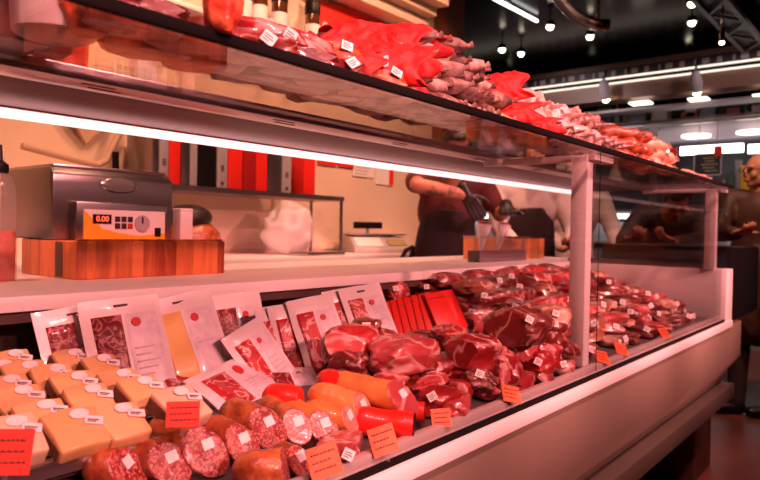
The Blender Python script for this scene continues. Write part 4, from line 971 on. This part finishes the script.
# ------------------------------------------------------------------ ham cuts and vacuum-packed meat, left bay
G = 'ham cuts in the left bay'
def MB_(px, py, Y, dims, yaw, mat, label, **k): return meat(atY(px, py, Y), dims, R(yaw), mat, label, k.pop('group',G), **k)
def ME(px, py, lift, dims, yaw, mat, label, **k): return meat(D(px, py, dims[2]*.8+lift), dims, R(yaw), mat, label, k.pop('group',G), **k)
ME(350,345,.055,(.058,.048,.040),-20,'raw','round red ham cut with a pale fat ring, left of the big pink joint',cut=((-.5,-.8,.2),.7),cutmat='pink',lab=False)
ME(366,326,.10,(.036,.03,.018),10,'cured','small dark cured piece with a white label on the round ham cut')
ME(403,355,.05,(.078,.055,.04),-12,'pink','big pink ham joint in front of the red packets',amp=.2,lab=False)
ME(352,364,.035,(.045,.04,.03),20,'cured','dark red chunk under the round ham cut',lab=False)
ME(450,339,.07,(.045,.04,.03),10,'raw','red chunk just below the frontmost red packet',lab=False)
ME(474,352,.055,(.055,.048,.04),-30,'raw','boneless red ham chunk right of the big pink joint',cut=((-.7,-.6,.1),.75),cutmat='raw',lab=False)
ME(432,368,.035,(.045,.03,.022),-20,'raw','red chunk right under the big pink joint',lab=False)
ME(520,328,.095,(.075,.058,.045),-25,'cured','large dark cured ham with a flat cut face',cut=((-.75,-.6,.15),.6),cutmat='cured')
ME(550,318,.105,(.055,.05,.035),5,'tan','tan-rinded ham piece behind the large dark ham')
ME(560,336,.075,(.055,.05,.036),-10,'cured','dark ham piece with a white label left of the post')
ME(432,382,.03,(.07,.02,.014),12,'pink','long thin strip of pink meat above the labelled round slice',lab=False)
ME(390,380,.03,(.04,.03,.018),0,'raw','flat red slice left of the long thin strip',lab=False)
ME(438,397,.016,(.048,.036,.02),-15,'raw','labelled round slice of red meat near the sill',amp=.15,labdir=(-.5,-.4,1))
ME(462,407,.004,(.052,.026,.02),25,'pink','pale pink pack of meat lying along the sill',amp=.15,sq=.5,lab=False)
ME(506,371,.02,(.04,.034,.045),0,'raw','net-wrapped cone of meat above the orange tag',cut=((-.7,-.7,.0),.8),cutmat='pink',lab=False)
ME(553,364,.02,(.05,.045,.036),-15,'raw','labelled chunk of meat left of the foot of the post')
ME(522,350,.045,(.05,.04,.028),15,'pink','fatty pink cut under the large dark ham',lab=False)
ME(545,350,.05,(.04,.035,.025),-30,'raw','red cut under the dark ham piece left of the post',lab=False)
ME(478,378,.02,(.045,.04,.024),30,'cured','dark slice between the long thin strip and the net-wrapped cone')
MB_(432,288,1.27,(.085,.05,.035),-8,'cured','dark ham at the back under the worktop with two small labels')
MB_(396,292,1.27,(.04,.035,.035),-8,'raw','red piece right of the pink-labelled pack at the back')
MB_(472,302,1.2,(.055,.04,.025),10,'tan','beige-rinded piece behind the small row of red packets')
MB_(492,288,1.27,(.06,.045,.028),-10,'tan','tan ham at the back, left of centre')
MB_(520,291,1.27,(.05,.045,.028),-10,'raw','red ham at the back, left of the post')
MB_(546,288,1.27,(.05,.045,.028),10,'cured','dark ham at the back close to the post')
MB_(472,319,1.05,(.035,.03,.02),0,'pink','pale pack of slices between the two rows of red packets',sq=.6,lab=False)
MB_(545,303,1.1,(.055,.035,.012),0,'pink','white-edged flat pack behind the tan-rinded ham',sq=.7,lab=False)
gaps = [(418,392,.004,'cured','small dark piece left of the labelled round slice'),(408,378,.01,'raw','small red piece below the big pink joint'),(455,372,.02,'raw','small red piece right of the red chunk under the pink joint'),
 (492,362,.02,'cured','small dark piece behind the net-wrapped cone'),(522,384,.0,'raw','small red piece right of the net-wrapped cone by the sill'),(538,374,.0,'cured','small dark piece by the sill left of the post foot'),
 (560,366,.0,'pink','small pink piece at the foot of the post'),(498,340,.04,'cured','small dark piece below the flat cut face of the large ham'),(472,365,.02,'pink','small pink piece below the boneless red chunk'),
 (380,366,.02,'raw','small red piece under the left end of the big pink joint'),(420,340,.05,'cured','small dark piece above the right end of the big pink joint'),(380,338,.06,'raw','small red piece between the round ham cut and the pink joint'),
 (567,322,.06,'pink','small pink piece beside the middle of the post'),(565,350,.04,'cured','small dark piece low against the post'),(345,378,.02,'cured','small dark piece above the orange sausage with the big cut end'),(490,330,.06,'pink','small pink piece left of the large dark ham')]
for k,(px,py,li,m,l) in enumerate(gaps):
    ME(px,py,li,(.042,.036,.022),random.uniform(-40,40),m,l,lab=(k%3==0),sub=3,group='gap-filling meat pieces')

for i in range(11):
    x = 1.02+.062*i; m = ('raw','cured','raw','pink')[i%4]; dz = .017+.004*(i%3)
    meat(Vector((x,.685+.012*(i%3),deck(.70)+dz*.7)), (.036,.027,dz), R(-30+25*(i%4)), m, '%s piece of packed meat along the sill, %s from the left before the post'%(dict(raw='red',cured='dark',pink='pink')[m],ORD[i]), 'packed meat pieces along the sill', sub=3, sq=.35, lab=i%4==1)
for i in range(9):
    x = 1.15+.07*i; m = ('cured','raw','pink')[i%3]
    meat(Vector((x,.79+.02*(i%2),deck(.80)+.02)), (.042,.032,.024), R(40-30*(i%4)), m, '%s piece of packed meat in the row behind the sill pieces, %s from the left'%(dict(raw='red',cured='dark',pink='pink')[m],ORD[i]), 'packed meat pieces behind the sill row', sub=3, sq=.3, lab=i%4==2)

# ------------------------------------------------------------------ heap of vacuum-packed meat in the right bay
rows = [(.71,8,.05,.0),(.78,8,.05,.012),(.86,8,.06,.02),(.95,7,.075,.03),(1.04,7,.085,.045),(1.13,7,.085,.06),(1.23,6,.085,.06)]
rown = ['front row','second row','third row','fourth row','fifth row','sixth row','rear row']
for j,(Y,n,ln,li) in enumerate(rows):
    for i in range(n):
        x = 1.74+(2.98-1.74)*(i+.5)/n + random.uniform(-.03,.03)
        for lay in range(2 if j>=1 else 1):
            m = random.choice(['raw','cured','cured','tan','pink'] if j<3 else ['raw','cured','cured','tan','cured'])
            lonely = lay==1
            dims = (ln*random.uniform(.9,1.2), .034+.003*j, .018+.002*j)
            z = deck(Y)+dims[2]*.8+li*(.5 if not lay else 1)+(.026*lay) - max(0,(x-2.75))*.07*(lay+.3)
            meat(Vector((x+.05*lay,Y+random.uniform(-.015,.015),z)), dims, R(random.uniform(-35,15)+(-60 if j<2 and random.random()<.5 else 0)), m,
                 '%s meat pack, %s from the post in the right bay\'s %s%s' % (dict(raw='red',cured='dark',tan='tan',pink='pink')[m], ORD[i], rown[j], ', upper' if lay else (', lower' if j>=1 else '')),
                 'vacuum-packed meat heaped in the right bay', tilt=R(random.uniform(-8,8)), sub=3, sq=.4, lab=random.random()<.4, lw=.02)

# ------------------------------------------------------------------ price tags
card(183,414,.042,.032,'red price tag on the pale cheese wedge','tag_red',-.5,.25,.05,.03,T)
card(8,452,.045,.046,'red price tag at the left edge of the cheese tray','tag_red',-.5,.2,.1,.03,T)
card(324,461,.044,.042,'largest orange price tag in front of the salamis',yaw=-.55,lean=.3,roll=-.22,lift=.012)
card(383,440,.042,.042,'orange price tag left of the black-ended red tube',yaw=-.55,lean=.3,roll=-.22,lift=.004)
card(441,418,.036,.032,'orange price tag by the pale pink pack of meat','tag',-.6,.4,.0,.0)
card(511,394,.044,.036,'orange price tag below the net-wrapped cone','tag',-.3,.6,.3,.0)
card(602,357,.05,.036,'orange price tag just right of the white post','tag',-.2,.6,.3,.0)
card(621,349,.05,.036,'orange price tag second to the right of the white post','tag',-.2,.6,.3,.0)
card(664,333,.05,.034,'small orange price tag toward the end cheek','tag',-.2,.6,.1,.0)

# ------------------------------------------------------------------ on the glass top
GZ = 1.4135
def X_(px, Y, dz=0): return solveX(px, Y, GZ+dz)
gb = atZ(14,46,GZ); o = thing('dark_box','dark grey box on the glass top at the upper left corner','box',(gb.x,gb.y,GZ))
MB().box(-.06,.032,-.03,.08,0,.13,.004).build('body','steel_dark',o); MB().box(-.063,.035,-.033,.083,.085,.10,.002).build('band','black',o)
gb = atZ(55,38,GZ); tag(MB().lathe([(.038,0),(.045,.004),(.052,.14),(.055,.145),(.05,.143),(.04,.006)],24).build('plastic_tub','frost',None,(gb.x,gb.y,GZ)),'frosted plastic tub on the glass top near the upper left corner','tub')
def netham(px, py, s, label, Y=None):
    q = atZ(px,py,GZ); mb, _ = blob((.035*s,.032*s,.085*s), px, 4, .2)
    mn = min(v.co.z for v in mb.bm.verts); mb.xf(Matrix.Translation((0,0,-mn))); o = mb.build('netted_ham','mesh_red',None,(q.x,q.y,GZ),(0,0,px)); tag(o,label,'ham','netted red hams on the glass top')
    MB().cyl((0,0,.15*s),(0,0,.175*s),.006).build('knot','paper',o)
netham(50,56,.9,'red netted ham on the glass top under the frosted tub'); netham(87,34,.9,'red netted ham on the glass top right of the frosted tub')
netham(222,34,.62,'red netted ham standing behind the packs on the glass top, right one'); netham(62,75,1.0,'red netted ham at the rear of the glass top at the left')
# vacuum packs along the glass edge
gp = []
for i in range(6): gp.append((.40+.08*i,.675+.012*math.sin(i*2),0,.0))
for i in range(5): gp.append((.46+.085*i,.755,0,.0))
for i in range(4): gp.append((.60+.06*i,.70,.032,.0))
for i,(x,Y,dz,_) in enumerate(gp):
    row = 'front row' if i<6 else ('rear row' if i<11 else 'upper layer'); n = i if i<6 else (i-6 if i<11 else i-11)
    m = random.choice(['raw','raw','chorizo','cured'])
    meat(Vector((x,Y,GZ+.0165+dz)), (.058,.036,.02), R(-35+random.uniform(-15,15)), m, 'vacuum-packed meat on the glass top, %s from the left in the %s'%(ORD[n],row), 'packs along the glass top', sub=3, sq=.5, amp=.2, tilt=R(8*(dz>0)), labdir=(-.4,-.8,.5), lw=.018, name='meat_pack', cat='pack')
def fuet(A, B, r, mat, label, group, name='dry_sausage', n=12, crook=.0):
    A, B = Vector(A), Vector(B); d = B-A; seedn[0] += 1; sd = seedn[0]; side = d.cross(Vector((0,0,1))).normalized()
    pts, rad = [], []
    for k in range(13):
        u = k/12; pts.append(d*(u-.5) + side*(crook*math.sin(u*PI)) + Vector((0,0,1))*(.003*math.sin(u*9+sd))); e = min(u,1-u)*12
        rad.append(r*(.45 if e==0 else (.9 if e<1.1 else 1))*(1+.08*math.sin(u*23+sd)))
    mb = MB().tube(pts, rad, n)
    for v in mb.bm.verts: v.co += v.co.normalized()*0 + Vector((fnoise(v.co,60,sd),fnoise(v.co,60,sd+1),fnoise(v.co,60,sd+2)))*r*.22
    o = mb.build(name, mat, None, (A+B)/2); tag(o, label, 'sausage', group)
    t = d.normalized(); e = d*.5; MB().tube([e*.98, e*.98+t*.005, e*.98+t*.013+Vector((0,0,.003))],[r*.3,r*.22,r*.42],8).build('tied_end','fuet',o)
    return o
AX = Vector((.63,-.78,0)).normalized()
cnt_ = 0
lv = ['bottom layer','second layer','third layer','fourth layer','fifth layer','sixth layer','top layer']
for L_,n in enumerate((7,7,6,5,3)):
    for i in range(n):
        z = .019+.0275*L_; ex = .935+.044*i+.021*(L_%2)+.012*L_; Yf = .655+.004*L_+random.uniform(-.012,.018)
        b = Vector((ex,Yf,GZ+z+.004*math.sin(i*3+L_)+.010*(L_>0))); ln = .215+random.uniform(-.02,.02)
        fuet(b-AX*ln-Vector((0,0,.008*(L_>2))), b, .0168, 'fuet_dark' if (i*2+L_)%3 else 'fuet',
             'mould-dusted dry sausage, %s from the left in the %s of the big pile'%(ORD[i],lv[L_]), 'pile of red-wrapped dry sausages', crook=random.uniform(-.014,.014))
def redsheet(c, lx, r, a0, a1, yaw, label, pitch=0, seed=1, mat='red_paper', sc=(1,1)):
    """crumpled tissue sheet arched over sausages"""
    mb = MB(); nx, na = 34, 38; g = []
    for i in range(nx+1):
        row = []
        for k in range(na+1):
            a = a0+(a1-a0)*k/na; x = (i/nx-.5)*lx; q = Vector((x, r*sc[0]*math.cos(a), r*sc[1]*math.sin(a)))
            edge = abs(i/nx-.5)*2; rr = 1 + .2*fnoise(q,14,seed)+.22*abs(fnoise(q,34,seed+3))-.12*abs(fnoise(q,70,seed+6))+.16*max(0,edge-.75)*math.sin(a*9+seed)
            row.append(mb.bm.verts.new((q.x+.014*math.sin(a*5+seed)*edge, q.y*rr, q.z*rr)))
        g.append(row)
    for i in range(nx):
        for k in range(na): mb.bm.faces.new((g[i][k],g[i][k+1],g[i+1][k+1],g[i+1][k]))
    o = mb.build('tissue_wrap', mat, None, c, (0,pitch,yaw)); m_ = o.modifiers.new('th','SOLIDIFY'); m_.thickness = .0015
    return tag(o, label, 'wrapping paper', 'red tissue wraps on the glass top')
YW = math.atan2(AX.y, AX.x)
def RS(px, Y, z, lx, r, a0, a1, dy, label, seed, pitch=0, sc=(1,1)):
    x = solveX(px, Y, GZ+z); redsheet((x,Y,GZ+z), lx, r, a0, a1, YW+dy, label, pitch, seed, sc=sc)
RS(372,.70,.03,.17,.055,-.4,PI*1.1,.0,'red tissue wrap along the glass edge at the left foot of the big pile',2)
RS(388,.70,.05,.15,.05,-.5,PI*1.1,.0,'red tissue wrap across the lower middle of the big pile',5)
RS(375,.74,.085,.17,.055,-.5,PI*1.15,.05,'red tissue wrap across the upper middle of the big pile',9,-.04)
RS(404,.74,.105,.15,.036,-.5,PI*1.1,.0,'red tissue wrap just below the top of the big pile',11,-.05)
RS(350,.76,.06,.16,.062,-.4,PI*1.1,.1,'red tissue wrap at the left end of the big pile',12,-.05)
RS(336,.70,.025,.12,.045,-.4,PI*1.1,.2,'low red tissue wrap between the packs and the big pile',13)
for i in range(5):
    b = Vector((.80+.03*i,.665,GZ+.05+.014*i)); fuet(b-AX*.17-Vector((0,0,.02)),b,.011,'chorizo' if i%2 else 'casing_orange','thin brown dry sausage, %s from the left on the red wraps'%ORD[i],'thin sausages on the red wraps')
RS(506,.68,.025,.12,.038,-.5,PI*1.1,.1,'red tissue wrap at the glass edge right of the big pile',17)
RS(493,.71,.075,.13,.046,-.3,PI*1.15,.25,'upright red tissue wrap right of the big pile',21,-.25)
RS(535,.67,.018,.10,.028,-.3,PI*1.1,.2,'small low red tissue wrap beside the frosted sausages',23)
for i in range(4):
    b = Vector((1.235+.04*i,.655,GZ+.02+.022*(i%2))); fuet(b-AX*.19,b,.0168,'casing_orange' if i<2 else 'chorizo','sausage inside the red wrap right of the big pile, %s from the left'%ORD[i],'sausages inside the smaller red wrap')
# frosted netted sausages, with gathered net tails
def tail(o, e, t, r):
    mb = MB()
    for k in range(7):
        a = k*2*PI/7; s_ = Vector((math.cos(a),math.sin(a),0)); s_ = (s_-t*s_.dot(t)); mb.tube([e, e+t*r*.7+s_*r*.25, e+t*r*1.3+s_*r*.8],[r*.22,r*.16,r*.05],6)
    mb.build('net_tail','net',o)
for L_,(n,z) in enumerate(((8,.036),(7,.036),(7,.09))):
    for i in range(n):
        x = 1.40+.069*i+.03*(L_==2)+.02*(L_==1); Y = (.66,.745,.70)[L_]
        b = Vector((x,Y,GZ+z+(.006*math.sin(i*2.3) if L_==2 else 0))); a = b-AX*.095*(1 if i%2 else .8)
        o = fuet(a,b,.031+.003*math.sin(i*1.7),('fuet' if i%3==1 else 'net') if i<n-2 else 'fuet_dark','frosted pinkish netted sausage, %s from the left in the %s'%(ORD[i],('front row','rear row','upper row')[L_]),'frosted netted sausages on the glass top',name='netted_sausage',n=16)
        tail(o,(b-a)*.47,AX,.030)
# chorizo stack and pale sausages
for L_,(n,z) in enumerate(((4,.0205),(4,.056),(3,.092))):
    for i in range(n):
        b = Vector((2.0+.062*i+.02*L_,.65+.01*(i%2),GZ+z)); fuet(b-AX*(.13+.02*(i%2)),b,.0195,'chorizo','dark orange chorizo, %s from the left in the %s of the stack'%(ORD[i],('bottom layer','middle layer','top layer')[L_]),'chorizo stack on the glass top',name='chorizo',n=14)
for L_,(n,z) in enumerate(((4,.0195),(4,.053),(2,.088))):
    for i in range(n):
        b = Vector((2.27+.06*i+.025*L_,.65+.012*(i%2),GZ+z)); fuet(b-AX*.125,b,.0185,'pale_saus','pale orange sausage, %s from the left in the %s of the pale stack'%(ORD[i],('bottom layer','middle layer','top layer')[L_]),'pale sausage stack on the glass top',name='pale_sausage',n=14)
for i in range(10):
    b = Vector((2.54+.037*i,.64,GZ+.0145)); fuet(b-AX*.08,b,.0125,'pale_saus','small pale sausage, %s from the left in the single row at the far end'%ORD[i],'row of small pale sausages',name='pale_sausage',n=12)
# ------------------------------------------------------------------ light
def area(name, loc, rot, sx, sy, col, e):
    l = bpy.data.lights.new(name,'AREA'); l.shape = 'RECTANGLE'; l.size = sx; l.size_y = sy; l.color = col; l.energy = e
    o = bpy.data.objects.new(name, l); C.objects.link(o); o.location = loc; o.rotation_euler = rot; return o
def spot(name, loc, target, col, e, ang=70, rad=.06, blend=.5):
    l = bpy.data.lights.new(name,'SPOT'); l.color = col; l.energy = e; l.spot_size = R(ang); l.spot_blend = blend; l.shadow_soft_size = rad
    o = bpy.data.objects.new(name, l); C.objects.link(o); o.location = loc
    o.rotation_euler = (Vector(target)-Vector(loc)).to_track_quat('-Z','Y').to_euler(); return o
PK_ = (1,.335,.315)
for i,x in enumerate((-.2,.7,1.6,2.5,3.3)):
    spot('counter_fill', (x-.4,-.75,3.2), (x,.85,1.0), PK_, 150, 62, .09)  # unseen overhead lamps, added to light the ledge and the goods on top
for i,x in enumerate((-.2,.45,1.1,1.75,2.4,3.0)):
    spot('aisle_fill', (x-.3,-2.6,2.5), (x,1.0,1.05), PK_, (430,430,440,470,560,700)[i], 23, .10, .6)  # added lamps out of view, brighten the case interior through the front glass
for i,x in enumerate((.2,1.3,2.4,3.5)):
    spot('wall_spot', (x,1.75,3.25), (x+.3,2.95,1.5), (1,.44,.27), 115, 95, .1)
spot('stall_spot', (6.6,.5,3.2), (8,1.5,1.6), (1,.8,.8), 60, 110, .1)
spot('stall_spot', (6.6,3.5,3.2), (8,3.5,1.6), (1,.8,.8), 60, 110, .1)
spot('aisle_fill', (3.7,.3,3.2), (5.0,.85,1.5), (1,.55,.38), 170, 45, .08)  # unseen lamp added to brighten the customer's face
spot('staff_spot', (3.6,1.2,3.2), (3.7,2.0,1.2), (1,.5,.42), 60, 75, .08)
wd = bpy.data.worlds.new('world'); SC.world = wd; wd.use_nodes = True
wd.node_tree.nodes['Background'].inputs[0].default_value = (.25,.1,.09,1); wd.node_tree.nodes['Background'].inputs[1].default_value = .05
SC.view_settings.view_transform = 'Standard'; SC.view_settings.look = 'None'; SC.view_settings.gamma = 1; SC.view_settings.use_curve_mapping = False
SC.view_settings.exposure = 0.15
cy = SC.cycles; cy.max_bounces = 10; cy.transparent_max_bounces = 24; cy.diffuse_bounces = 4; cy.glossy_bounces = 4; cy.transmission_bounces = 6
cy.caustics_reflective = False; cy.caustics_refractive = False; cy.sample_clamp_indirect = 4; cy.use_denoising = True
try: cy.denoiser = 'OPENIMAGEDENOISE'
except Exception: pass
